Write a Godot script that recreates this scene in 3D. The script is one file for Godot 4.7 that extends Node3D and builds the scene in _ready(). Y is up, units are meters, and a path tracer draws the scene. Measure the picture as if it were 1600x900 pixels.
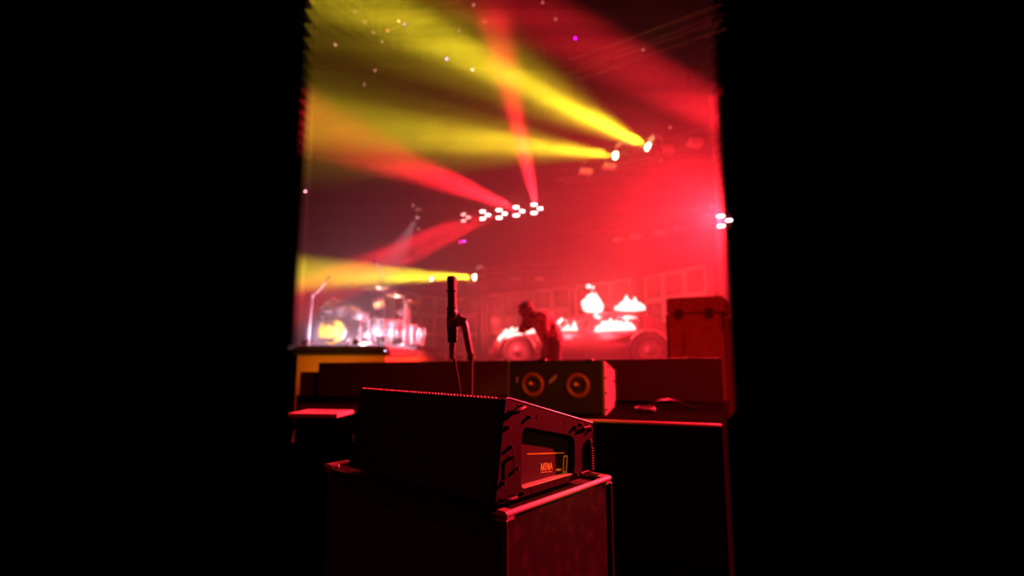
extends Node3D

const EYE := 1.75
const FOCAL := 788.0
const PITCH_OFF := 106.0
const STAGE := 1.05
const CEILING := 17.0

var st: SurfaceTool
var mats := {}
var used := {}
var rng := RandomNumberGenerator.new()

# ---------------------------------------------------------------- placing
func ray(px: float, py: float) -> Vector3:
	var th := atan(PITCH_OFF / FOCAL)
	var x := (px - 800.0) / FOCAL
	var y := (450.0 - py) / FOCAL
	return Vector3(x, y * cos(th) + sin(th), -(cos(th) - y * sin(th)))

func at(px: float, py: float, depth: float) -> Vector3:
	var r := ray(px, py)
	return Vector3(0, EYE, 0) + r * (depth / -r.z)

func at_height(px: float, py: float, above_eye: float) -> Vector3:
	var r := ray(px, py)
	return Vector3(0, EYE, 0) + r * (above_eye / r.y)

# ---------------------------------------------------------------- naming
func numbered(called: String) -> String:
	var n: int = used.get(called, 0)
	used[called] = n + 1
	return called if n == 0 else "%s_%03d" % [called, n]

func tag(o: Node, label: String, category: String, group := "", kind := "") -> void:
	if label: o.set_meta("label", label)
	if category: o.set_meta("category", category)
	if group: o.set_meta("group", group)
	if kind: o.set_meta("kind", kind)

func thing(called: String, label: String, category: String, pos := Vector3.ZERO, basis := Basis(), group := "") -> Node3D:
	var o := Node3D.new()
	o.name = numbered(called)
	add_child(o)
	o.transform = Transform3D(basis, pos)
	tag(o, label, category, group)
	return o

func part(called: String, m: Material, parent: Node, label := "", kind := "") -> MeshInstance3D:
	var o := MeshInstance3D.new()
	o.name = numbered(called) if parent == self else called
	st.generate_normals()
	o.mesh = st.commit()
	o.material_override = m
	o.cast_shadow = GeometryInstance3D.SHADOW_CASTING_SETTING_ON
	parent.add_child(o, true)
	tag(o, label, "", "", kind)
	return o

func share(called: String, mesh: Mesh, m: Material, parent: Node, xf: Transform3D) -> MeshInstance3D:
	var o := MeshInstance3D.new()
	o.name = called
	o.mesh = mesh
	o.material_override = m
	o.transform = xf
	parent.add_child(o, true)
	return o

func made() -> ArrayMesh:
	st.generate_normals()
	return st.commit()

func new_shape() -> void:
	st = SurfaceTool.new()
	st.begin(Mesh.PRIMITIVE_TRIANGLES)

func struct(called: String, m: Material, kind := "structure") -> MeshInstance3D:
	var o := part(called, m, self)
	o.set_meta("kind", kind)
	return o

# ---------------------------------------------------------------- materials
func mat(key: String, c := Color.BLACK, rough := 0.6, metal := 0.0, spec := 0.5) -> StandardMaterial3D:
	if mats.has(key): return mats[key]
	var m := StandardMaterial3D.new()
	m.resource_name = key
	m.albedo_color = c
	m.roughness = rough
	m.metallic = metal
	m.metallic_specular = spec
	mats[key] = m
	return m

func glow(key: String, c: Color, energy: float) -> StandardMaterial3D:
	if mats.has(key): return mats[key]
	var m := mat(key, Color(0.05, 0.05, 0.05), 0.4)
	m.emission_enabled = true
	m.emission = c
	m.emission_energy_multiplier = energy
	return m

func noise_tex(seed_: int, freq: float, ramp: Array, offs: Array, normal := false) -> NoiseTexture2D:
	var n := FastNoiseLite.new()
	n.seed = seed_
	n.frequency = freq
	n.fractal_octaves = 5
	var t := NoiseTexture2D.new()
	t.width = 512
	t.height = 512
	t.seamless = true
	t.noise = n
	if normal:
		t.as_normal_map = true
	else:
		var g := Gradient.new()
		g.colors = PackedColorArray(ramp)
		g.offsets = PackedFloat32Array(offs)
		t.color_ramp = g
	return t

func textured(key: String, tex: Texture2D, scale: float, rough := 0.6, metal := 0.0) -> StandardMaterial3D:
	if mats.has(key): return mats[key]
	var m := mat(key, Color.WHITE, rough, metal)
	m.albedo_texture = tex
	m.uv1_triplanar = true
	m.uv1_scale = Vector3.ONE * scale
	return m

# ---------------------------------------------------------------- shapes
func quad(a: Vector3, b: Vector3, c: Vector3, d: Vector3) -> void:
	for v in [a, c, b, a, d, c]:
		st.add_vertex(v)

func tri(a: Vector3, b: Vector3, c: Vector3) -> void:
	for v in [a, c, b]:
		st.add_vertex(v)

func flat() -> void:
	st.set_smooth_group(-1)

func smooth(n := 0) -> void:
	st.set_smooth_group(n)

# box with chamfered edges, centred at c
func box(c: Vector3, s: Vector3, ch := 0.0, b := Basis()) -> void:
	flat()
	var h := s * 0.5
	if ch <= 0.0:
		var p := []
		for i in 8:
			p.append(c + b * Vector3(h.x * (1 if i & 1 else -1), h.y * (1 if i & 2 else -1), h.z * (1 if i & 4 else -1)))
		quad(p[4], p[5], p[7], p[6])
		quad(p[1], p[0], p[2], p[3])
		quad(p[5], p[1], p[3], p[7])
		quad(p[0], p[4], p[6], p[2])
		quad(p[6], p[7], p[3], p[2])
		quad(p[0], p[1], p[5], p[4])
		return
	var k := Vector3(minf(ch, h.x), minf(ch, h.y), minf(ch, h.z))
	var f := func(sx, sy, sz, ax) -> Vector3:
		var v := Vector3(sx * h.x, sy * h.y, sz * h.z)
		for i in 3:
			if i != ax: v[i] -= [sx, sy, sz][i] * k[i]
		return c + b * v
	for ax in 3:
		var u := (ax + 1) % 3
		var w := (ax + 2) % 3
		for sg in [-1, 1]:
			var q := []
			for e in [[-1, -1], [1, -1], [1, 1], [-1, 1]]:
				var s3 := [0, 0, 0]
				s3[ax] = sg; s3[u] = e[0]; s3[w] = e[1]
				q.append(f.call(s3[0], s3[1], s3[2], ax))
			if sg > 0: quad(q[0], q[1], q[2], q[3])
			else: quad(q[3], q[2], q[1], q[0])
	for ax in 3:          # edges parallel to ax
		var u := (ax + 1) % 3
		var w := (ax + 2) % 3
		for su in [-1, 1]:
			for sw in [-1, 1]:
				var q := []
				for e in [[-1, u], [1, u], [1, w], [-1, w]]:
					var s3 := [0, 0, 0]
					s3[ax] = e[0]; s3[u] = su; s3[w] = sw
					q.append(f.call(s3[0], s3[1], s3[2], e[1]))
				if su * sw > 0: quad(q[3], q[2], q[1], q[0])
				else: quad(q[0], q[1], q[2], q[3])
	for i in 8:
		var sx := 1 if i & 1 else -1
		var sy := 1 if i & 2 else -1
		var sz := 1 if i & 4 else -1
		var a: Vector3 = f.call(sx, sy, sz, 0)
		var bb: Vector3 = f.call(sx, sy, sz, 1)
		var cc: Vector3 = f.call(sx, sy, sz, 2)
		if sx * sy * sz > 0: tri(a, bb, cc)
		else: tri(a, cc, bb)

func frame_of(d: Vector3) -> Basis:
	var y := d.normalized()
	var x := y.cross(Vector3.FORWARD if absf(y.z) < 0.9 else Vector3.RIGHT).normalized()
	return Basis(x, y, x.cross(y))

# tube along points; radii per point
func tube(pts: Array, radii: Array, seg := 10, caps := true) -> void:
	smooth(1)
	var rings := []
	var bs: Basis
	for i in pts.size():
		var p: Vector3 = pts[i]
		var d: Vector3 = (pts[mini(i + 1, pts.size() - 1)] - pts[maxi(i - 1, 0)])
		if d.length() < 1e-6: d = Vector3.UP
		if i == 0:
			bs = frame_of(d)
		else:
			var y := d.normalized()
			var x := (bs.x - y * bs.x.dot(y)).normalized()
			bs = Basis(x, y, x.cross(y))
		var ring := []
		var r: float = radii[mini(i, radii.size() - 1)]
		for k in seg:
			var a := TAU * k / seg
			ring.append(p + bs.x * cos(a) * r + bs.z * sin(a) * r)
		rings.append(ring)
	for i in rings.size() - 1:
		for k in seg:
			var n := (k + 1) % seg
			quad(rings[i][n], rings[i][k], rings[i + 1][k], rings[i + 1][n])
	if caps:
		flat()
		for k in seg:
			var n := (k + 1) % seg
			tri(pts[0], rings[0][k], rings[0][n])
			tri(pts[-1], rings[-1][n], rings[-1][k])

# profile: Array of Vector2(radius, height) lathed about axis
func lathe(o: Vector3, axis: Vector3, prof: Array, seg := 20, hard := false) -> void:
	var b := frame_of(axis)
	for i in prof.size() - 1:
		var p: Vector2 = prof[i]
		var q: Vector2 = prof[i + 1]
		if hard: smooth(i + 2)
		else: smooth(1)
		for k in seg:
			var a0 := TAU * k / seg
			var a1 := TAU * (k + 1) / seg
			var d0 := b.x * cos(a0) + b.z * sin(a0)
			var d1 := b.x * cos(a1) + b.z * sin(a1)
			var A := o + d0 * p.x + b.y * p.y
			var B := o + d1 * p.x + b.y * p.y
			var C := o + d1 * q.x + b.y * q.y
			var D := o + d0 * q.x + b.y * q.y
			if p.x < 1e-6: tri(B, D, C)
			elif q.x < 1e-6: tri(B, A, D)
			else: quad(B, A, D, C)

func ball(o: Vector3, r: float, seg := 10, sq := Vector3.ONE) -> void:
	smooth(1)
	var n := seg / 2
	for i in n:
		for k in seg:
			var q := []
			for e in [[i, k], [i, k + 1], [i + 1, k + 1], [i + 1, k]]:
				var th: float = PI * e[0] / n
				var ph: float = TAU * e[1] / seg
				q.append(o + Vector3(sin(th) * cos(ph), cos(th), sin(th) * sin(ph)) * r * sq)
			if i == 0: tri(q[0], q[2], q[3])
			elif i == n - 1: tri(q[0], q[1], q[2])
			else: quad(q[0], q[1], q[2], q[3])

# poly in x,y plane (counter-clockwise), extruded z0..z1
func prism(poly: PackedVector2Array, z0: float, z1: float, xf := Transform3D()) -> void:
	flat()
	var p := poly
	if Geometry2D.is_polygon_clockwise(p):
		p.reverse()
	# in Godot's y-down sense is_polygon_clockwise is for y up: keep area test explicit
	var area := 0.0
	for i in p.size():
		area += p[i].cross(p[(i + 1) % p.size()])
	if area < 0: p.reverse()
	var t := Geometry2D.triangulate_polygon(p)
	for i in range(0, t.size(), 3):
		var a := p[t[i]]
		var b := p[t[i + 1]]
		var c := p[t[i + 2]]
		if (b - a).cross(c - a) < 0:
			var s := b
			b = c
			c = s
		tri(xf * Vector3(a.x, a.y, z1), xf * Vector3(b.x, b.y, z1), xf * Vector3(c.x, c.y, z1))
		tri(xf * Vector3(a.x, a.y, z0), xf * Vector3(c.x, c.y, z0), xf * Vector3(b.x, b.y, z0))
	for i in p.size():
		var a := p[i]
		var b := p[(i + 1) % p.size()]
		quad(xf * Vector3(a.x, a.y, z0), xf * Vector3(b.x, b.y, z0), xf * Vector3(b.x, b.y, z1), xf * Vector3(a.x, a.y, z1))

func ray_poly(c: Vector2, ang: float, poly: PackedVector2Array) -> Vector2:
	var d := Vector2(cos(ang), sin(ang))
	var best := 1e9
	for i in poly.size():
		var a := poly[i] - c
		var e := poly[(i + 1) % poly.size()] - poly[i]
		var den := d.cross(e)
		if absf(den) < 1e-9: continue
		var t := a.cross(e) / den
		var s := a.cross(d) / den
		if t > 0 and s >= -1e-5 and s <= 1.00001: best = minf(best, t)
	return c + d * best

# plate in x,y with a hole, thickness z0..z1
func ring_plate(outer: PackedVector2Array, inner: PackedVector2Array, z0: float, z1: float, xf := Transform3D()) -> void:
	flat()
	var c := Vector2.ZERO
	for v in inner: c += v / inner.size()
	var angs := []
	for v in outer: angs.append((v - c).angle())
	for v in inner: angs.append((v - c).angle())
	angs.sort()
	var o := []
	var n := []
	for a in angs:
		o.append(ray_poly(c, a, outer))
		n.append(ray_poly(c, a, inner))
	for i in angs.size():
		var j := (i + 1) % angs.size()
		var V := func(p: Vector2, z: float) -> Vector3: return xf * Vector3(p.x, p.y, z)
		quad(V.call(n[i], z1), V.call(o[i], z1), V.call(o[j], z1), V.call(n[j], z1))
		quad(V.call(o[i], z0), V.call(n[i], z0), V.call(n[j], z0), V.call(o[j], z0))
		quad(V.call(o[i], z0), V.call(o[j], z0), V.call(o[j], z1), V.call(o[i], z1))
		quad(V.call(n[j], z0), V.call(n[i], z0), V.call(n[i], z1), V.call(n[j], z1))

func rounded(pts: Array, r: float, n := 4) -> PackedVector2Array:
	var out := PackedVector2Array()
	for i in pts.size():
		var p: Vector2 = pts[i]
		var a: Vector2 = p + (pts[i - 1] - p).normalized() * r
		var b: Vector2 = p + (pts[(i + 1) % pts.size()] - p).normalized() * r
		for k in n + 1:
			var t := float(k) / n
			out.append(a.lerp(p, t).lerp(p.lerp(b, t), t))
	return out

# ---------------------------------------------------------------- lights
func spot(parent: Node3D, pos: Vector3, dir: Vector3, half: float, c: Color, e: float, soft := 0.6, size := 0.04) -> void:
	var l := SpotLight3D.new()
	l.name = "beam_light"
	l.light_color = c
	l.light_energy = e
	l.spot_angle = half
	l.spot_angle_attenuation = soft
	l.spot_range = 60
	l.spot_attenuation = 2
	l.light_size = size
	l.shadow_enabled = true
	parent.add_child(l, true)
	l.global_transform = Transform3D(Basis.looking_at(dir, Vector3.UP if absf(dir.normalized().y) < 0.95 else Vector3.RIGHT), pos)

func omni(parent: Node3D, pos: Vector3, c: Color, e: float, size := 0.05) -> void:
	var l := OmniLight3D.new()
	l.name = "glow_light"
	l.light_color = c
	l.light_energy = e
	l.omni_range = 60
	l.omni_attenuation = 2
	l.light_size = size
	l.shadow_enabled = true
	parent.add_child(l, true)
	l.global_position = pos

func lin(r: float, g: float, b: float) -> Color:
	return Color(r, g, b).linear_to_srgb()

var YELLOW := Color(1, 1, 1)
var RED := Color(1, 1, 1)
var AMBER := Color(1, 1, 1)

func setup() -> void:
	rng.seed = 7
	YELLOW = lin(1.0, 0.72, 0.02)
	AMBER = lin(1.0, 0.56, 0.015)
	RED = lin(1.0, 0.014, 0.027)
	var cam := Camera3D.new()
	cam.name = "camera"
	cam.near = 0.05
	cam.far = 120
	var ca := CameraAttributesPhysical.new()
	ca.frustum_focal_length = 12.0 / (450.0 / FOCAL)
	ca.frustum_focus_distance = 1.17
	ca.exposure_aperture = 2.0
	ca.frustum_near = 0.05
	ca.frustum_far = 120
	add_child(cam)
	cam.position = Vector3(0, EYE, 0)
	cam.rotation.x = atan(PITCH_OFF / FOCAL)
	cam.attributes = ca
	cam.current = true
	var we := WorldEnvironment.new()
	we.name = "world_environment"
	var env := Environment.new()
	env.background_mode = Environment.BG_COLOR
	env.background_color = Color.BLACK
	env.tonemap_mode = Environment.TONE_MAPPER_LINEAR
	env.tonemap_exposure = 1.0
	env.volumetric_fog_enabled = true
	env.volumetric_fog_density = 0.0
	env.sdfgi_enabled = true
	env.ssao_enabled = true
	env.ssil_enabled = true
	we.environment = env
	add_child(we)

# ---------------------------------------------------------------- haze over the stage
func haze() -> void:
	# the haze hangs over the stage, dense up to the trusses and thinning out above them
	var layers := [[STAGE + 0.02, EYE + 5.7, 0.045], [EYE + 5.7, EYE + 6.7, 0.014], [EYE + 6.7, EYE + 7.9, 0.003]]
	var cloud := Node3D.new()
	cloud.name = "stage_haze"
	add_child(cloud)
	tag(cloud, "glowing smoke haze hanging over the whole stage", "haze", "", "stuff")
	var fogs := []
	for e in layers:
		var m := FogMaterial.new()
		m.resource_name = "stage_haze"
		m.density = e[2]
		m.albedo = Color(0.97, 0.97, 0.97)
		fogs.append(m)
	var d0 := 6.5
	for i in 27:
		var d1 := d0 * 1.048
		var mid := sqrt(d0 * d1)
		for k in layers.size():
			var lo: float = layers[k][0]
			var hi: float = layers[k][1]
			if lo > EYE + d1 * 0.8: continue
			var f := FogVolume.new()
			f.name = "haze_bank"
			f.shape = RenderingServer.FOG_VOLUME_SHAPE_BOX
			f.size = Vector3(mid * (0.852 if k == 0 else 0.875), hi - lo, d1 - d0)
			f.material = fogs[k]
			cloud.add_child(f, true)
			f.position = Vector3(0, (lo + hi) * 0.5, -(d0 + d1) * 0.5)
			f.set_meta("kind", "stuff")
		d0 = d1

# ---------------------------------------------------------------- lamps
func aim(from: Vector3, px: float, py: float, depth: float) -> Vector3:
	return (at(px, py, depth) - from).normalized()

# moving head: base, yoke, head, lens (the lens at pos, looking along dir)
# thin dark line from a fitting up to the ceiling
func hang(o: Node3D, called: String, from: Vector3, radius: float) -> void:
	var inv := o.global_transform.affine_inverse()
	new_shape()
	tube([inv * from, inv * Vector3(from.x, CEILING - 0.004, from.z)], [radius], 6)
	part(called, mat("lamp_housing"), o)

func moving_head(pos: Vector3, dir: Vector3, r: float, lens_mat: Material, label: String, group: String) -> Node3D:
	var o := thing("moving_head_light", label, "stage light", pos, Basis(), group)
	var m := mat("lamp_housing", lin(0.03, 0.03, 0.03), 0.5)
	var d := dir.normalized()
	new_shape()
	lathe(-d * r * 3.6, d, [Vector2(0, 0), Vector2(r * 0.8, 0), Vector2(r * 1.1, r * 0.5), Vector2(r * 1.15, r * 3.0), Vector2(r * 1.05, r * 3.6), Vector2(r * 0.95, r * 3.55), Vector2(0, r * 3.5)], 20, true)
	part("head", m, o)
	new_shape()
	lathe(-d * 0.012, d, [Vector2(0, 0), Vector2(r * 0.92, 0), Vector2(r * 0.86, r * 0.3), Vector2(r * 0.66, r * 0.58), Vector2(r * 0.36, r * 0.76), Vector2(0, r * 0.82)], 20)
	part("lens", lens_mat, o)
	var c := -d * r * 1.8
	var f := 1.0 if pos.y > 3.0 else -1.0
	var side := d.cross(Vector3.UP).normalized()
	var b := Basis(side, Vector3.UP, side.cross(Vector3.UP))
	new_shape()
	for s in [-1, 1]:
		box(c + side * s * r * 1.4 + Vector3.UP * r * 0.9 * f, Vector3(r * 0.3, r * 2.6, r * 1.0), 0.01, b)
	box(c + Vector3.UP * r * 2.3 * f, Vector3(r * 3.1, r * 0.4, r * 1.2), 0.01, b)
	part("yoke", m, o)
	new_shape()
	box(c + Vector3.UP * r * 3.1 * f, Vector3(r * 3.6, r * 1.2, r * 2.2), 0.02, b)
	part("base", mat("lamp_base", lin(0.25, 0.23, 0.23), 0.45), o)
	if pos.y > 3.0: hang(o, "safety_cable", pos + c + Vector3.UP * r * 3.6, 0.003)
	return o

# a bank of four oval lenses in a cross on a square body, facing dir
func quad_light(pos: Vector3, dir: Vector3, s: float, lens_mat: Material, label: String, group: String) -> Node3D:
	var d := dir.normalized()
	var side := d.cross(Vector3.UP).normalized()
	var up := side.cross(d)
	var b := Basis(side, up, -d)
	var o := thing("four_lens_light", label, "stage light", pos, b, group)
	var m := mat("lamp_housing")
	new_shape()
	box(Vector3(0, 0, s * 0.32), Vector3(s * 1.1, s * 1.1, s * 0.5), 0.03)
	part("body", m, o)
	for e in [[0.2, 0.36, 0.34, 0.06], [0.2, -0.36, 0.34, 0.06], [-0.33, 0.0, 0.26, 0.06]]:
		new_shape()
		tube([Vector3(e[0] * s - e[2] * s * 0.5, e[1] * s, s * 0.03), Vector3(e[0] * s + e[2] * s * 0.5, e[1] * s, s * 0.03)], [e[3] * s], 14)
		ball(Vector3(e[0] * s - e[2] * s * 0.5, e[1] * s, s * 0.03), e[3] * s, 14)
		ball(Vector3(e[0] * s + e[2] * s * 0.5, e[1] * s, s * 0.03), e[3] * s, 14)
		part("lens", lens_mat, o)
	new_shape()
	tube([Vector3(0, s * 0.5, s * 0.3), Vector3(0, s * 1.0, s * 0.3)], [0.025], 8)
	part("clamp", mat("chrome"), o)
	hang(o, "safety_cable", o.global_transform * Vector3(0, s, s * 0.3), 0.003)
	return o

func bar_fixture(pos: Vector3, label: String, group: String, yaw: float, w := 0.36) -> void:
	var o := thing("blinder_light", label, "stage light", pos, Basis(Vector3.UP, yaw), group)
	new_shape()
	box(Vector3(0, 0, 0), Vector3(w, 0.15, 0.2), 0.02)
	part("body", mat("blinder_body", lin(0.62, 0.5, 0.5), 0.4), o)
	new_shape()
	for s in [-1, 1]:
		box(Vector3(s * (w * 0.5 + 0.012), 0.08, 0), Vector3(0.015, 0.24, 0.04), 0.004)
	box(Vector3(0, 0.2, 0), Vector3(w + 0.04, 0.015, 0.04), 0.004)
	part("bracket", mat("lamp_housing"), o)
	new_shape()
	tube([Vector3(0, 0.2, 0), Vector3(0, 0.34, 0)], [0.02], 8)
	part("clamp", mat("chrome"), o)
	hang(o, "safety_cable", pos + Vector3(0, 0.33, 0), 0.003)

func truss(p0: Vector3, p1: Vector3, s: float, label: String, group := "roof trusses") -> void:
	var o := thing("lighting_truss", label, "truss", p0, Basis(), group)
	var d := (p1 - p0)
	var n := d.normalized()
	var side := n.cross(Vector3.UP).normalized()
	var up := side.cross(n)
	var m := mat("truss_metal", lin(0.06, 0.055, 0.055), 0.5, 0.3)
	var cs := []
	for e in [[-1, -1], [1, -1], [1, 1], [-1, 1]]:
		cs.append(side * e[0] * s * 0.5 + up * e[1] * s * 0.5)
	for c in cs:
		new_shape()
		tube([c, c + d], [0.028], 8)
		part("chord", m, o)
	new_shape()
	var k := int(d.length() / s * 0.7)
	for f in 4:
		var a: Vector3 = cs[f]
		var b: Vector3 = cs[(f + 1) % 4]
		for i in k:
			var q := a if i % 2 == 0 else b
			var r := b if i % 2 == 0 else a
			tube([q + d * (float(i) / k), r + d * (float(i + 1) / k)], [0.009], 5, false)
	part("lacing", m, o, "", "stuff")
	for f in [0.12, 0.88]:
		hang(o, "hoist_chain", p0 + d * f + up * s * 0.5, 0.01)
	for i in range(1, k, 4):
		new_shape()
		ball(cs[0] + d * ((i + 0.5) / k) + Vector3(0, -0.03, 0), 0.05, 8)
		part("clamp", mat("chrome"), o)

func led(px: float, py: float, d: float, c: Color, e: float, label: String, key: String, r := 0.018) -> void:
	var o := thing("indicator_or_glint", label, "indicator light", at(px, py, d), Basis(), "indicator lights in the rig")  # also used for clamp glints, which get a glow
	new_shape()
	ball(Vector3.ZERO, r, 8)
	part("bulb", glow(key, c, e * 6.0), o)
	new_shape()
	lathe(Vector3(0, 0, -r * 2.2), Vector3.BACK, [Vector2(0, 0), Vector2(r * 1.3, 0), Vector2(r * 1.3, r * 1.6), Vector2(0, r * 1.6)], 8, true)
	part("holder", mat("lamp_housing"), o)
	hang(o, "cord", o.position + Vector3(0, r * 0.5, -r * 1.4), 0.003)

func rig() -> void:
	mat("chrome", lin(0.8, 0.8, 0.8), 0.18, 1.0)
	# --- trusses
	truss(at_height(880, 268, 5.35) + Vector3(0, 0.1, -0.7), at_height(1131, 199, 5.35) + Vector3(0, 0.1, -0.7), 0.36, "level truss carrying the two big yellow beam lights")
	truss(at_height(905, 355, 4.2) + Vector3(0, 0.05, -0.6), at_height(1131, 313, 4.2) + Vector3(0, 0.05, -0.6), 0.32, "truss above four dim blinders over the burning car")
	truss(at_height(690, 327, 5.0) + Vector3(0, 0.1, -0.6), at_height(880, 303, 5.0) + Vector3(0, 0.1, -0.6), 0.34, "truss carrying the row of white four lens lights")
	truss(at(660, 428, 19.5), at(905, 420, 18.6), 0.3, "low rear truss with three dim blinders above the cabinet wall")
	truss(at_height(895, 110, 8.0), at_height(1131, 26, 8.0), 0.4, "dark truss crossing the red beam high at upper right")
	truss(at_height(469, 18, 12.5), at_height(600, 100, 12.5), 0.5, "dim truss running back from the upper left corner")
	truss(at_height(600, 48, 13.0), at_height(790, 4, 13.0), 0.55, "top truss with bright clamps where the orange beam fades")
	truss(at_height(520, -10, 13.0), at_height(612, 70, 13.0), 0.5, "dim brown truss meeting the top truss at its left end")
	truss(at(540, 275, 20.0), at(640, 262, 20.0), 0.3, "faint rear truss below the wide red beam at left")
	# --- yellow beam lights
	var wl := glow("yellow_lens", lin(1.0, 0.9, 0.35), 30.0)
	var p := at_height(1013, 230, 5.0)
	var dir := aim(p, 800, 122, -p.z - 0.5)
	var o := moving_head(p, dir, 0.1, wl, "yellow beam light throwing the widest beam to upper left", "yellow beam lights")
	spot(o, p + dir * 0.04, dir, 19.0, AMBER, 200.0, 1.0, 0.09)
	spot(o, p + dir * 0.04, dir, 13.0, YELLOW, 850.0, 1.0, 0.09)
	spot(o, p + dir * 0.04, dir, 6.0, YELLOW, 5500.0, 1.0, 0.09)
	p = at_height(962, 243, 5.0)
	dir = aim(p, 700, 214, -p.z - 1.2)
	o = moving_head(p, dir, 0.1, wl, "yellow beam light beside and below the widest yellow beam", "yellow beam lights")
	spot(o, p + dir * 0.04, dir, 13.0, YELLOW, 430.0, 1.0, 0.09)
	spot(o, p + dir * 0.04, dir, 6.5, YELLOW, 2100.0, 1.0, 0.09)
	p = at(742, 433, 14.0)
	dir = aim(p, 480, 428, 12.6)
	o = moving_head(p, dir, 0.085, wl, "low yellow light behind the microphone shining left over drums", "yellow beam lights")
	spot(o, p + dir * 0.03, dir, 7.5, YELLOW, 2500.0, 0.9, 0.07)
	p = at(674, 436, 13.4)
	o = moving_head(p, aim(p, 600, 436, 10.0), 0.04, wl, "small yellow light inside the low beam above the drum kit", "yellow beam lights")
	spot(o, p + dir * 0.06, dir, 7.5, YELLOW, 500.0, 0.9)
	# --- four lens lights
	var rl := glow("pale_lens", lin(1.0, 0.5, 0.5), 26.0)
	var rd := glow("pale_lens_dim", lin(1.0, 0.3, 0.3), 10.0)
	var q := [[838, 326, 0.36], [810, 330, 0.36], [783, 334, 0.35], [757, 336, 0.33], [727, 340, 0.3]]
	var names := ["four lens light under the rising orange beam, end of row", "four lens light at the root of the wide red beam", "four lens light in the middle of its row of five", "four lens light between the middle and the dimmest one", "dimmest four lens light, its lenses small and reddish"]
	var targets := [[768, 20], [600, 244], [600, 425], [580, 412], [560, 412]]
	var halves := [4.2, 9.5, 4.0, 4.0, 4.0]
	var es := [9000.0, 3000.0, 3200.0, 3200.0, 2400.0]
	for i in 5:
		p = at_height(q[i][0], q[i][1], 4.55)
		o = quad_light(p, Vector3(-0.12, -0.12, 1.0), q[i][2], rl if i < 4 else rd, names[i], "four lens lights")
		dir = aim(p, targets[i][0], targets[i][1], -p.z - (1.0 if i > 0 else 6.0))
		spot(o, p + Vector3(0, 0, 0.13), dir, halves[i], RED, es[i], 0.8, 0.12)
	# right edge: a wash aimed across the stage and the beam from above it
	p = at(1131, 345, 10.5)
	o = quad_light(p, Vector3(-0.5, -0.1, 1.0), 0.3, rl, "four lens light cut by the right edge of the photo", "four lens lights")
	spot(o, p + Vector3(-0.15, 0.0, 0.4), Vector3(-0.5, -0.34, 0.83), 42.0, RED, 680.0, 1.0, 0.12)
	spot(o, p + Vector3(-0.15, 0.0, 0.4), Vector3(-0.7, -0.05, 0.7), 26.0, RED, 200.0, 1.0, 0.12)
	p = at(1660, 452, 10.8)
	dir = aim(p, 1010, 118, 10.6)
	o = moving_head(p, dir, 0.12, glow("red_lens", lin(1, 0.1, 0.1), 12.0), "red beam light sending a red beam in from the right", "red beam lights")
	spot(o, p + dir * 0.02, dir, 3.8, RED, 14000.0, 1.0)
	# an added soft pink spot brightens the drum kit
	p = at(652, 340, 12.4)
	dir = aim(p, 572, 488, 10.5)
	o = moving_head(p, dir, 0.05, glow("added_pink_lens", lin(1.0, 0.5, 0.6), 0.6), "small dim added spot lamp left of the four lens lights, over drums", "added spot lamps")
	spot(o, p + dir * 0.06, dir, 13.0, lin(1.0, 0.55, 0.72), 40.0, 1.0)
	# --- blinders
	var g := "dim blinder lights"
	for e in [[915, 268, 5.05, "dim blinder under the yellow lights, first from the left"], [952, 260, 5.05, "dim blinder close under the left big yellow light"], [1040, 234, 5.05, "dim blinder just right of the widest yellow beam"], [1085, 223, 5.05, "dim blinder nearest the right end of the upper truss"]]:
		bar_fixture(at_height(e[0], e[1], e[2]), e[3], g, 0.25)
	for e in [[965, 375, 3.6, "faint red blinder, first of four over the burning car"], [993, 370, 3.6, "faint red blinder, second of four over the burning car"], [1030, 364, 3.6, "faint red blinder, third of four over the burning car"], [1062, 358, 3.6, "faint red blinder, fourth of four over the burning car"]]:
		bar_fixture(at_height(e[0], e[1], e[2]), e[3], g, 0.2)
	for e in [[737, 441, "pink blinder right under the low yellow light"], [806, 437, "pink blinder above the bent performer, the left of a pair"], [842, 436, "pink blinder above the bent performer, the right of a pair"]]:
		bar_fixture(at(e[0], e[1], 18.5), e[2], g, 0.0, 0.38)
	# --- indicators, and glints of clamps built as glowing bulbs
	led(899, 60, 13.0, lin(0.35, 0.0, 0.8), 6.0, "purple indicator light alone beside the dark red beam", "purple_led")
	led(698, 92, 13.0, lin(0.35, 0.2, 0.9), 2.2, "violet indicator light left of the orange beam", "violet_led")
	led(738, 109, 13.0, lin(0.8, 0.5, 0.6), 1.6, "pale mauve indicator light at the orange beam's edge", "mauve_led")
	led(719, 378, 15.0, lin(1.0, 0.0, 0.35), 3.0, "magenta indicator light, left of a touching pair", "magenta_led")
	led(725, 377, 15.0, lin(0.6, 0.05, 0.9), 3.0, "violet indicator light, right of a touching pair", "bright_violet_led")
	led(477, 299, 13.0, lin(1.0, 0.35, 0.5), 2.5, "pink indicator light at the left edge of the picture", "pink_led")
	led(623, 33, 12.0, lin(1.0, 0.22, 0.08), 2.0, "orange indicator light at the centre of the top rig", "orange_led")
	led(606, 48, 12.0, lin(1.0, 0.2, 0.12), 0.8, "dull orange indicator light left of the brighter orange one", "dull_orange_led")
	led(632, 38, 12.0, lin(0.3, 0.22, 0.5), 0.8, "grey violet indicator light touching the orange one", "grey_led")
	var dim := [[555, 18, "first"], [570, 35, "second"], [584, 51, "third"], [597, 65, "fourth"]]  # clamps catching light, built as glowing bulbs
	for e in dim:
		led(e[0], e[1], 12.0, lin(0.5, 0.24, 0.16), 0.5, "dim tan clamp glint given a glow, %s of four in a slanting line" % e[2], "tan_glint")
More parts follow.
